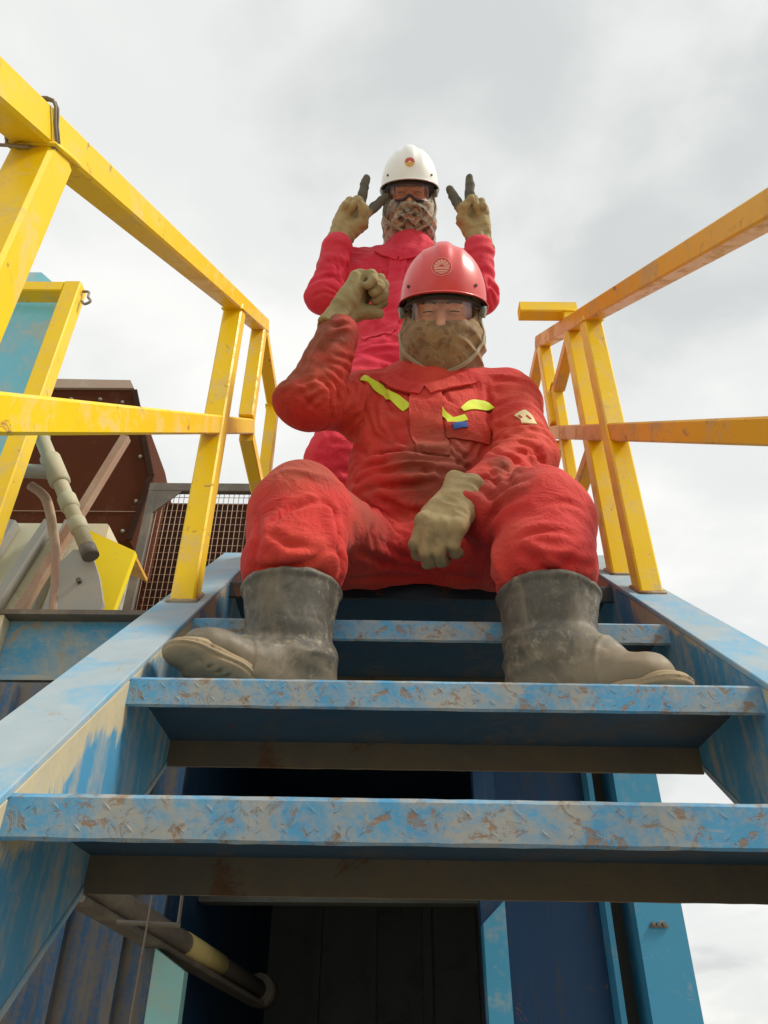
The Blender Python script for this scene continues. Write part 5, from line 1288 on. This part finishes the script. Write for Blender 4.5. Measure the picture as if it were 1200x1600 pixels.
STROKES_SIT = [
    ([(-0.122, 1.208, 1.245), (-0.087, 1.233, 1.252), (-0.068, 1.305, 1.273), (-0.077, 1.313, 1.201)], 0.0065, -0.0065),
    ([(-0.123, 1.213, 1.231), (-0.098, 1.236, 1.225), (-0.084, 1.28, 1.22), (-0.091, 1.316, 1.184)], 0.0065, -0.0065),
    ([(-0.124, 1.218, 1.211), (-0.108, 1.235, 1.204), (-0.1, 1.261, 1.182), (-0.112, 1.298, 1.159)], 0.006, -0.006),
    ([(-0.125, 1.229, 1.198), (-0.117, 1.235, 1.176), (-0.121, 1.262, 1.154)], 0.006, -0.006),
    ([(-0.114, 1.203, 1.259), (-0.077, 1.236, 1.281), (-0.054, 1.342, 1.342), (-0.057, 1.316, 1.234)], 0.007, -0.0065),
    ([(-0.05, 1.331, 1.299), (-0.066, 1.337, 1.204), (-0.098, 1.379, 1.197)], 0.007, -0.007),
    ([(-0.129, 1.23, 1.19), (-0.159, 1.218, 1.172), (-0.187, 1.224, 1.163)], 0.007, -0.005),
    ([(-0.13, 1.226, 1.173), (-0.152, 1.23, 1.158), (-0.169, 1.247, 1.145)], 0.007, -0.005),
    ([(-0.13, 1.224, 1.201), (-0.16, 1.212, 1.193), (-0.191, 1.211, 1.184)], 0.007, -0.004),
    ([(-0.117, 1.181, 1.338), (-0.132, 1.192, 1.299), (-0.157, 1.204, 1.267)], 0.012, 0.006),
    ([(-0.095, 1.19, 1.317), (-0.122, 1.194, 1.291), (-0.142, 1.202, 1.249)], 0.009, -0.005),
    ([(-0.172, 1.209, 1.276), (-0.182, 1.212, 1.22)], 0.01, -0.004),
    ([(-0.146, 1.253, 1.145), (-0.166, 1.232, 1.154), (-0.18, 1.218, 1.169)], 0.008, -0.005),
    ([(-0.05, 1.331, 1.299), (-0.046, 1.338, 1.224), (-0.021, 1.331, 1.141), (0.027, 1.308, 1.082)], 0.009, -0.007),
    ([(-0.032, 1.337, 1.26), (-0.013, 1.322, 1.156), (0.019, 1.314, 1.105)], 0.008, -0.006),
    ([(-0.103, 1.38, 1.198), (-0.029, 1.338, 1.085), (0.068, 1.299, 1.064)], 0.01, -0.008),
    ([(-0.066, 1.3, 1.229), (-0.06, 1.357, 1.192), (-0.022, 1.337, 1.109)], 0.01, 0.006),
    ([(-0.082, 1.413, 1.12), (-0.001, 1.32, 1.07), (0.081, 1.3, 1.063), (0.137, 1.303, 1.061)], 0.009, -0.009),
    ([(-0.063, 1.365, 1.055), (-0.001, 1.315, 1.047), (0.088, 1.299, 1.042), (0.185, 1.321, 1.039)], 0.009, -0.01),
    ([(-0.057, 1.362, 1.035), (0.013, 1.316, 1.022), (0.087, 1.298, 1.015), (0.151, 1.146, 0.885)], 0.01, -0.009),
    ([(-0.035, 1.337, 1.05), (0.054, 1.302, 1.032), (0.135, 1.303, 1.026)], 0.01, 0.008),
    ([(-0.041, 1.344, 0.999), (0.027, 1.312, 0.985), (0.067, 1.308, 0.985), (0.114, 1.302, 0.995)], 0.009, -0.007),
    ([(-0.028, 1.337, 1.021), (0.053, 1.302, 0.997), (0.12, 1.3, 1.002)], 0.009, 0.006),
    ([(-0.059, 1.366, 1.036), (-0.011, 1.333, 0.969), (0.06, 1.335, 0.911)], 0.009, -0.007),
    ([(-0.034, 1.353, 0.964), (0.026, 1.294, 0.86), (0.057, 1.299, 0.826)], 0.009, -0.007),
    ([(-0.021, 1.336, 0.982), (0.027, 1.325, 0.944), (0.067, 1.331, 0.933)], 0.008, -0.005),
    ([(-0.111, 1.055, 0.761), (-0.085, 1.072, 0.746), (-0.072, 1.063, 0.677), (-0.075, 1.076, 0.629)], 0.012, -0.007),
    ([(-0.128, 1.05, 0.766), (-0.096, 1.061, 0.746), (-0.082, 1.045, 0.669)], 0.012, 0.007),
    ([(-0.034, 1.35, 0.978), (-0.025, 1.217, 0.805), (-0.02, 1.301, 0.775)], 0.01, -0.005),
    ([(-0.173, 1.029, 0.701), (-0.151, 1.037, 0.731), (-0.123, 1.045, 0.749), (-0.094, 1.065, 0.758)], 0.01, -0.006),
    ([(-0.208, 1.051, 0.63), (-0.157, 1.036, 0.618), (-0.114, 1.03, 0.629), (-0.08, 1.052, 0.68)], 0.009, -0.007),
    ([(-0.087, 1.039, 0.656), (-0.07, 1.063, 0.661), (-0.073, 1.092, 0.626)], 0.009, -0.007),
    ([(-0.18, 1.022, 0.675), (-0.151, 1.017, 0.648), (-0.108, 1.026, 0.645)], 0.01, -0.006),
    ([(-0.173, 1.019, 0.657), (-0.147, 1.021, 0.632), (-0.099, 1.033, 0.64)], 0.01, 0.006),
    ([(-0.215, 1.075, 0.751), (-0.196, 1.029, 0.67), (-0.199, 1.041, 0.63)], 0.009, -0.005),
    ([(-0.173, 1.069, 0.835), (-0.121, 1.063, 0.817), (-0.069, 1.121, 0.833)], 0.01, 0.006),
    ([(-0.047, 1.22, 0.767), (0.001, 1.304, 0.791), (0.078, 1.344, 0.801)], 0.009, -0.006),
    ([(-0.012, 1.245, 0.812), (0.038, 1.312, 0.811), (0.115, 1.328, 0.799)], 0.009, -0.005),
    ([(0.213, 1.034, 0.674), (0.242, 1.022, 0.681), (0.297, 1.024, 0.675)], 0.01, -0.006),
    ([(0.215, 1.031, 0.648), (0.246, 1.029, 0.618), (0.281, 1.038, 0.607)], 0.009, -0.007),
    ([(0.235, 1.023, 0.636), (0.275, 1.022, 0.627), (0.329, 1.043, 0.665)], 0.009, -0.007),
    ([(0.22, 1.027, 0.66), (0.256, 1.019, 0.632), (0.302, 1.027, 0.635)], 0.01, 0.007),
    ([(0.256, 1.033, 0.614), (0.285, 1.024, 0.626), (0.325, 1.046, 0.632)], 0.009, -0.006),
    ([(0.184, 1.176, 0.755), (0.204, 1.275, 0.747), (0.255, 1.48, 0.807)], 0.01, -0.006),
    ([(0.19, 1.113, 0.721), (0.187, 1.066, 0.636), (0.203, 1.079, 0.604)], 0.011, 0.007),
    ([(0.143, 1.159, 0.778), (0.191, 1.109, 0.808), (0.248, 1.07, 0.821)], 0.012, -0.006),
    ([(0.179, 1.233, 0.766), (0.194, 1.107, 0.774), (0.23, 1.069, 0.782)], 0.012, -0.006),
    ([(0.163, 1.185, 0.774), (0.192, 1.108, 0.788), (0.238, 1.068, 0.8)], 0.012, 0.006),
    ([(0.263, 1.044, 0.746), (0.308, 1.051, 0.758), (0.336, 1.065, 0.749)], 0.01, -0.004),
    ([(0.237, 1.328, 1.123), (0.253, 1.266, 1.077), (0.281, 1.23, 1.035)], 0.008, -0.006),
    ([(0.213, 1.338, 1.079), (0.223, 1.195, 0.979), (0.255, 1.188, 0.954), (0.266, 1.094, 0.869)], 0.009, -0.008),
    ([(0.198, 1.165, 0.924), (0.202, 1.135, 0.872), (0.201, 1.109, 0.822)], 0.008, -0.006),
    ([(0.258, 1.206, 0.994), (0.284, 1.215, 0.999), (0.308, 1.238, 1.001)], 0.008, -0.006),
    ([(0.249, 1.305, 1.146), (0.281, 1.269, 1.114), (0.313, 1.249, 1.089)], 0.008, -0.005),
    ([(0.235, 1.327, 1.188), (0.238, 1.327, 1.129), (0.202, 1.331, 1.077)], 0.009, -0.007),
    ([(0.189, 1.171, 0.934), (0.228, 1.178, 0.945), (0.248, 1.088, 0.849)], 0.009, 0.006),
    ([(0.171, 1.139, 0.883), (0.198, 1.133, 0.863), (0.226, 1.098, 0.84)], 0.008, -0.006),
    ([(0.23, 1.167, 0.916), (0.222, 1.086, 0.817), (0.21, 1.091, 0.799)], 0.008, -0.005),
    ([(0.129, 1.299, 1.13), (0.154, 1.309, 1.079), (0.183, 1.322, 1.059)], 0.008, -0.006),
    ([(0.137, 1.303, 1.082), (0.158, 1.308, 1.048), (0.185, 1.321, 1.042)], 0.008, -0.005),
    ([(0.24, 1.336, 1.306), (0.241, 1.333, 1.223), (0.234, 1.317, 1.151)], 0.008, -0.005),
    ([(0.13, 1.303, 1.253), (0.143, 1.297, 1.218), (0.159, 1.298, 1.205)], 0.008, -0.004),
    ([(-0.005, 1.338, 1.306), (0.01, 1.316, 1.205), (0.05, 1.302, 1.154)], 0.008, -0.005),
    ([(-0.042, 1.368, 1.378), (0.005, 1.361, 1.382)], 0.008, -0.006),
    ([(0.055, 1.301, 1.144), (0.075, 1.302, 1.099), (0.138, 1.302, 1.091)], 0.009, -0.005),
    ([(-0.001, 1.316, 1.176), (0.027, 1.311, 1.106), (0.068, 1.3, 1.071)], 0.009, -0.005),
    ([(0.057, 1.312, 1.261), (0.052, 1.301, 1.154), (0.068, 1.299, 1.064)], 0.0045, -0.0035),
    ([(0.132, 1.302, 1.248), (0.128, 1.293, 1.147), (0.145, 1.305, 1.084)], 0.0045, -0.0035),
    ([(0.073, 1.331, 0.933), (0.091, 1.294, 0.83), (0.116, 1.36, 0.789)], 0.01, -0.007),
    ([(-0.066, 1.297, 0.751), (0.001, 1.337, 0.782), (0.066, 1.369, 0.793)], 0.01, -0.006),
    ([(0.128, 1.345, 0.788), (0.175, 1.315, 0.763), (0.182, 1.105, 0.629)], 0.01, -0.006),
    ([(-0.013, 1.331, 0.932), (0.007, 1.281, 0.821), (0.016, 1.33, 0.792)], 0.008, -0.006),
    ([(-0.114, 1.184, 1.327), (-0.081, 1.185, 1.344)], 0.007, -0.006),
    ([(-0.116, 1.186, 1.313), (-0.081, 1.19, 1.332)], 0.006, 0.004),
    ([(0.204, 1.323, 1.118), (0.188, 1.322, 1.081), (0.156, 1.306, 1.041)], 0.008, -0.007),
    ([(0.322, 1.234, 1.044), (0.31, 1.232, 1.017), (0.28, 1.211, 0.988)], 0.007, -0.006),
]
def disp_sit(P, N):
    d = limb_folds(P, SEG, 3) + 0.0035 * vnoise(P * 9, 11) + 0.0010 * vnoise(P * 40, 12)
    return d + 0.5 * post_sit(P, N)
def post_sit(P, N): return strokes(P, N, [([a_(p) for p in pts], wd * 1.1, hg * 1.15) for pts, wd, hg in STROKES_SIT])
J1 = lambda h: 0.75 + 0.9 * np.exp(-((h - 1) / 0.35) ** 2)
J2 = lambda h: 0.7 + 1.0 * np.exp(-(h / 0.3) ** 2) + 0.9 * np.exp(-((h - 1) / 0.2) ** 2)
CS1 = [(a_(SR), a_(ER), .07, .10, .03, J1), (a_(ER), a_(WR), .055, .07, .03, J2), (a_(SLf), a_(ELf), .07, .10, .03, J1), (a_(ELf), a_(WLf), .055, .11, .03, J2),
       (a_(HR_), a_(KR_), .1, .045, .035, W0), (a_(HL_), a_(KL_), .1, .045, .035, W0), (a_(KR_), a_(AR_), .08, .07, .03, J2), (a_(KL_), a_(AL_), .08, .07, .03, J2),
       (a_(pel), a_(bel), .14, .13, .04, J1), (a_(bel), a_(che), .14, .07, .05, W0), (a_(che), a_(upc), .13, .02, .05, W0)]
def on_seat(P):
    P = P.copy(); m = P[:, 1] > 1.388 - B1.y
    P[m, 2] = np.maximum(P[m, 2], 0.006)
    for cx, cy, zt in ((-0.148, 1.100, 0.618), (0.263, 1.100, 0.610)):       # trousers tucked into the boots
        c_x, c_y, z_ = cx - B1.x, cy - B1.y, P[:, 2] - (zt - B1.z)
        dx, dy = P[:, 0] - c_x, P[:, 1] - c_y; r_ = np.hypot(dx, dy)
        lim = np.where(z_ < 0.002, 0.064, 0.064 + np.sqrt(np.clip(z_ - 0.002, 0, 1)) * 0.20)
        m = (z_ < 0.035) & (r_ < 0.15) & (r_ > lim) & (P[:, 1] < 1.25 - B1.y)
        f = np.where(m, lim / (r_ + 1e-9), 1.0)
        P[:, 0] = c_x + dx * f; P[:, 1] = c_y + dy * f
    return P
cov = cloth_obj('coverall', S, M['cov1'], man, CS1, disp_sit, iters=160, keep=on_seat, post=post_sit)
bvh1 = BVHTree.FromPolygons([v.co.copy() for v in cov.data.vertices], [p.vertices[:] for p in cov.data.polygons])
def av(p): return Vector(p) - B1
TR_STRIPS = [
    ([(-0.054, 1.332, 1.317), (-0.017, 1.34, 1.295), (0.019, 1.315, 1.24), (0.053, 1.298, 1.188)], 0),
    ([(0.117, 1.291, 1.199), (0.126, 1.293, 1.176), (0.143, 1.295, 1.158), (0.151, 1.295, 1.149)], 1),
    ([(0.137, 1.293, 1.147), (0.157, 1.296, 1.155), (0.181, 1.301, 1.168)], 2),
    ([(0.173, 1.299, 1.189), (0.21, 1.321, 1.223), (0.249, 1.331, 1.232)], 3),

]
TR_MISC = {
    'label': [(0.148, 1.298, 1.136), (0.162, 1.298, 1.141), (0.18, 1.303, 1.145)],
    'badge': [(0.297, 1.282, 1.167), (0.307, 1.28, 1.152), (0.31, 1.266, 1.118)],
    'flap': [(0.136, 1.3, 1.131), (0.175, 1.305, 1.132), (0.204, 1.316, 1.134), (0.23, 1.328, 1.137)],
    'tab': [(0.082, 1.3, 1.076), (0.109, 1.3, 1.073), (0.137, 1.303, 1.072)],
    'placket': [(0.097, 1.307, 1.277), (0.091, 1.293, 1.185), (0.094, 1.303, 1.119), (0.104, 1.3, 1.071)],
    'collL': [(0.004, 1.336, 1.325), (0.035, 1.317, 1.276), (0.086, 1.302, 1.248)],
    'collR': [(0.097, 1.3, 1.246), (0.146, 1.309, 1.271), (0.209, 1.326, 1.317)],
    'belt': [(0.074, 1.297, 1.017), (0.121, 1.3, 1.022), (0.152, 1.159, 0.898)],

}
for pts, k_ in TR_STRIPS:
    ribbon('reflective_strip', [av(p) for p in pts], (0.025, 0.016, 0.016, 0.032)[k_], bvh1, M['hivis'], cov, off=0.0026, thick=0.0008,
           taper=(None, None, None, lambda t: 0.35 + 0.65 * min(1, t * 2.2))[k_])
for key, wd, of, mt, nm in (('placket', 0.074, 0.0035, 'cov1', 'placket'), ('collL', 0.036, 0.0075, 'cov1', 'collar'), ('collR', 0.036, 0.0075, 'cov1', 'collar'),
                            ('flap', 0.040, 0.0035, 'cov1', 'pocket_flap'), ('tab', 0.036, 0.006, 'cov1', 'waist_tab'), ('label', 0.014, 0.0065, 'badge_blue', 'label'), ('badge', 0.034, 0.003, 'badge_cream', 'sleeve_badge')):
    if key in TR_MISC: ribbon(nm, [av(p) for p in TR_MISC[key]], wd, bvh1, M[mt], cov, off=of, thick=0.0018)

if 'badge' in TR_MISC:                      # two upright strokes printed on the sleeve badge
    q0, q1, q2 = [av(p) for p in TR_MISC['badge']]; md = (q0 + q2) / 2; ax_b = (q2 - q0) * 0.16
    for t_ in (-0.008, 0.008):
        sh = Vector((t_, 0, -t_ * 0.3)); ribbon('badge_stroke', [md + sh - ax_b, md + sh, md + sh + ax_b], 0.0035, bvh1, M['logo_red'], cov, off=0.0055, thick=0.0004, nw=2)

# head
HM = head_matrix((0.142, 1.310, 1.500), -8, 38, 5, B1) @ Matrix.Scale(1.02, 4)
make_head(man, HM, M['knit1'], 4, 'lens_clear', mask_top=-0.030)
make_helmet(man, HM @ Matrix.Translation((0, 0.004, 0.0)) @ Matrix.Rotation(R(-6), 4, 'X'), M['helm_r'], (M['logo_pale'], M['logo_pale']), 1, accent=True)

# gloves
make_hand('glove', 1, M['glove_olive'], man, hand_matrix((-0.096, 1.213, 1.412), (0.44, -0.12, 0.87), (0.86, -0.10, -0.50), B1, 1.04),
          [(70, 82, 50), (70, 84, 52), (68, 82, 52), (64, 80, 50)], (2, 0, -2, -5),
          [(0.012, -0.012, 0.022), (0.030, -0.035, 0.045), (0.032, -0.046, 0.048), (0.032, -0.058, 0.049)], seed=3)
make_hand('glove', -1, M['glove'], man, hand_matrix((0.136, 1.134, 0.826), (-0.46, -0.20, -0.86), (0.12, 0.9, -0.22), B1, 0.97),
          [(42, 55, 32), (44, 57, 32), (46, 57, 32), (48, 56, 32)], (3, 1, -1, -4),
          [(0.018, -0.012, 0.022), (0.040, -0.030, 0.045), (0.040, -0.045, 0.072), (0.030, -0.055, 0.092)], seed=8, cuff=(0.033, 0.046, -0.034))
make_boot(man, B1, (-0.148, 1.100, 0.618), (-0.142, 1.105, 0.490), (-0.115, 1.128, 0.389), (-0.268, 0.978, 0.432), 5)
make_boot(man, B1, (0.263, 1.100, 0.610), (0.255, 1.100, 0.490), (0.232, 1.125, 0.389), (0.385, 0.988, 0.389), 9)

# ================================================================== STANDING PERSON
B2 = Vector((0.06, 1.85, PZ))
man2 = empty('person', B2, 'person in crimson coverall and white helmet standing behind with both hands in V signs', 'person')
def c_(p): return np.array(p, np.float32) - np.array(B2, np.float32)
S = Sculpt((-0.44, -0.36, -0.02), (0.44, 0.24, 1.62), 0.0050)
sR, eR, wR = (-0.115, 1.850, 2.405), (-0.212, 1.770, 2.155), (-0.168, 1.700, 2.335)
sL, eL, wL = (0.275, 1.850, 2.400), (0.322, 1.770, 2.155), (0.322, 1.700, 2.330)
hR, hL = (-0.045, 1.86, 1.88), (0.165, 1.86, 1.88)
kR, kL = (-0.125, 1.80, 1.46), (0.245, 1.82, 1.46)
fR, fL = (-0.170, 1.86, 1.14), (0.280, 1.88, 1.14)
S.cone(c_((0.06, 1.86, 1.92)), c_((0.07, 1.86, 2.10)), 0.165, 0.165, 0.04, sq=((0, 1, 0), 1.35))
S.cone(c_((0.07, 1.86, 2.10)), c_((0.088, 1.85, 2.34)), 0.170, 0.165, 0.04, sq=((0, 1, 0), 1.4))
S.cone(c_(sR), c_(sL), 0.078, 0.078, 0.05); S.cone(c_((0.088, 1.84, 2.38)), c_((0.088, 1.80, 2.46)), 0.095, 0.08, 0.05)
S.cone(c_((-0.02, 1.86, 2.36)), c_((-0.10, 1.83, 2.30)), 0.10, 0.085, 0.05); S.cone(c_((0.20, 1.86, 2.36)), c_((0.27, 1.83, 2.30)), 0.10, 0.085, 0.05)
S.cone(c_(sR), c_(eR), 0.074, 0.055, 0.03); S.cone(c_(eR), c_(wR), 0.056, 0.050, 0.02)
S.cone(c_(sL), c_(eL), 0.074, 0.055, 0.03); S.cone(c_(eL), c_(wL), 0.056, 0.050, 0.02)
for H, K, F_ in ((hR, kR, fR), (hL, kL, fL)):
    S.cone(c_(H), c_(K), 0.118, 0.100, 0.05); S.cone(c_(K), c_(F_), 0.100, 0.085, 0.03)
SEG2 = [(c_(sR), c_(eR), .07, .0065, 20, 5, W1), (c_(eR), c_(wR), .055, .006, 20, 6, W2), (c_(sL), c_(eL), .07, .0065, 20, 5, W1), (c_(eL), c_(wL), .055, .006, 20, 6, W2),
        (c_(hR), c_(kR), .1, .0065, 9, 7, W0), (c_(hL), c_(kL), .1, .0065, 9, 7, W0), (c_(kR), c_(fR), .08, .006, 13, 6, W2), (c_(kL), c_(fL), .08, .006, 13, 6, W2),
        (c_((0.06, 1.86, 1.92)), c_((0.088, 1.85, 2.16)), .14, .0075, 13, 5, W0), (c_((0.07, 1.86, 2.16)), c_((0.088, 1.85, 2.40)), .14, .0045, 6, 9, W0)]
STROKES_STD = []
STROKES_STD = [
    ([(-0.021, 1.758, 1.959), (0.033, 1.738, 1.962)], 0.008, -0.006),
    ([(-0.085, 1.741, 1.853), (0.027, 1.733, 1.875)], 0.008, -0.006),
    ([(-0.028, 1.757, 2.187), (-0.037, 1.762, 2.077), (-0.021, 1.758, 1.947)], 0.007, -0.005),
    ([(-0.006, 1.747, 2.191), (-0.011, 1.753, 2.035), (-0.004, 1.731, 1.888)], 0.008, 0.005),
    ([(-0.245, 1.701, 2.131), (-0.199, 1.696, 2.158), (-0.147, 1.722, 2.175)], 0.007, -0.006),
    ([(-0.25, 1.735, 2.091), (-0.208, 1.713, 2.097), (-0.156, 1.738, 2.105)], 0.007, -0.006),
    ([(-0.18, 1.67, 2.227), (-0.162, 1.696, 2.193), (-0.173, 1.703, 2.134)], 0.007, -0.006),
    ([(-0.148, 1.676, 2.253), (-0.138, 1.723, 2.227), (-0.146, 1.724, 2.144)], 0.007, -0.005),
    ([(-0.107, 1.741, 2.287), (-0.095, 1.765, 2.213), (-0.117, 1.82, 2.178)], 0.008, -0.005),
    ([(0.35, 1.704, 2.142), (0.334, 1.735, 2.082), (0.363, 1.797, 2.089)], 0.007, -0.006),
    ([(0.34, 1.687, 2.187), (0.348, 1.706, 2.111), (0.366, 1.747, 2.095)], 0.007, -0.005),
    ([(0.021, 1.734, 2.332), (0.016, 1.741, 2.185), (0.006, 1.747, 1.996)], 0.005, -0.004),
    ([(0.084, 1.725, 2.321), (0.074, 1.733, 2.209), (0.059, 1.722, 2.128)], 0.005, -0.004),
    ([(-0.192, 1.748, 1.547), (-0.146, 1.691, 1.425), (-0.074, 1.702, 1.412)], 0.01, -0.006),
    ([(-0.182, 1.707, 1.415), (-0.126, 1.706, 1.368)], 0.01, -0.005),
    ([(-0.069, 1.782, 2.036), (-0.004, 1.747, 2.003), (0.042, 1.74, 2.005)], 0.007, -0.006),
]
def disp_st(P, N): return limb_folds(P, SEG2, 21) + 0.0035 * vnoise(P * 9, 31) + 0.001 * vnoise(P * 40, 12) + 0.5 * post_st(P, N)
def post_st(P, N): return strokes(P, N, [([c_(p) for p in pts], wd * 1.2, hg) for pts, wd, hg in STROKES_STD])
CS2 = [(c_(sR), c_(eR), .07, .15, .05, J1), (c_(eR), c_(wR), .055, .14, .05, J2), (c_(sL), c_(eL), .07, .15, .05, J1), (c_(eL), c_(wL), .055, .14, .05, J2),
       (c_(hR), c_(kR), .1, .10, .05, W0), (c_(hL), c_(kL), .1, .10, .05, W0), (c_(kR), c_(fR), .08, .14, .05, J2), (c_(kL), c_(fL), .08, .14, .05, J2),
       (c_((0.06, 1.86, 1.92)), c_((0.088, 1.85, 2.16)), .14, .16, .05, W0), (c_((0.07, 1.86, 2.16)), c_((0.088, 1.85, 2.40)), .14, .07, .07, W0)]
cov2 = cloth_obj('coverall', S, M['cov2'], man2, CS2, disp_st, iters=130, post=post_st)
bvh2 = BVHTree.FromPolygons([v.co.copy() for v in cov2.data.vertices], [p.vertices[:] for p in cov2.data.polygons])
TR_STD = {
    'placket': [(0.048, 1.728, 2.321), (0.034, 1.738, 2.214), (0.021, 1.731, 2.073), (0.008, 1.747, 1.935)],
    'collL': [(-0.029, 1.747, 2.36), (0.005, 1.736, 2.331), (0.048, 1.731, 2.303)],
    'collR': [(0.048, 1.731, 2.303), (0.095, 1.727, 2.312), (0.13, 1.735, 2.345)],
    'pockL': [(-0.095, 1.755, 2.228), (-0.055, 1.758, 2.239), (-0.015, 1.75, 2.229)],
    'waist': [(-0.076, 1.749, 1.907), (-0.004, 1.751, 1.939), (0.029, 1.735, 1.928)],

}
for key, wd, of, nm in (('placket', 0.060, 0.0035, 'placket'), ('collL', 0.040, 0.0075, 'collar'), ('collR', 0.040, 0.0075, 'collar'), ('pockL', 0.050, 0.004, 'pocket_flap'), ('waist', 0.045, 0.004, 'waist_band')):
    if key in TR_STD: ribbon(nm, [Vector(p) - B2 for p in TR_STD[key]], wd, bvh2, M['cov2'], cov2, off=of, thick=0.0018)
HM2 = head_matrix((0.086, 1.700, 2.606), -2, 44, 1, B2)
make_head(man2, HM2, M['knit2'], 14, 'lens_amber', mask_top=-0.034, rim_low=True)
make_helmet(man2, HM2 @ Matrix.Rotation(R(-5), 4, 'X'), M['helm_w'], (M['logo_red'], M['logo_yel']), 2)
VC = [(2, 4, 3), (2, 4, 3), (80, 95, 60), (80, 95, 60)]
VT = [(0.012, -0.014, 0.022), (0.034, -0.034, 0.048), (0.018, -0.056, 0.070), (-0.006, -0.060, 0.084)]
make_hand('glove', 1, M['glove_v'], man2, hand_matrix((-0.150, 1.682, 2.372), (0.38, -0.25, 0.87), (0.25, -0.72, -0.62), B2, 1.16), VC, (18, -14, -6, -8), VT, seed=11, flen=1.16)
make_hand('glove', -1, M['glove_v'], man2, hand_matrix((0.322, 1.682, 2.368), (-0.12, -0.25, 0.92), (-0.25, -0.72, -0.62), B2, 1.16), VC, (15, -10, -6, -8), VT, seed=12, flen=1.16)
for s_, f_, t_ in ((5, fR, (-0.235, 1.70, PZ + .004)), (6, fL, (0.345, 1.72, PZ + .004))):
    make_boot(man2, B2, (f_[0], f_[1], 1.27), (f_[0], f_[1], 1.10), (f_[0], f_[1] + 0.03, PZ + 0.001), t_, s_)
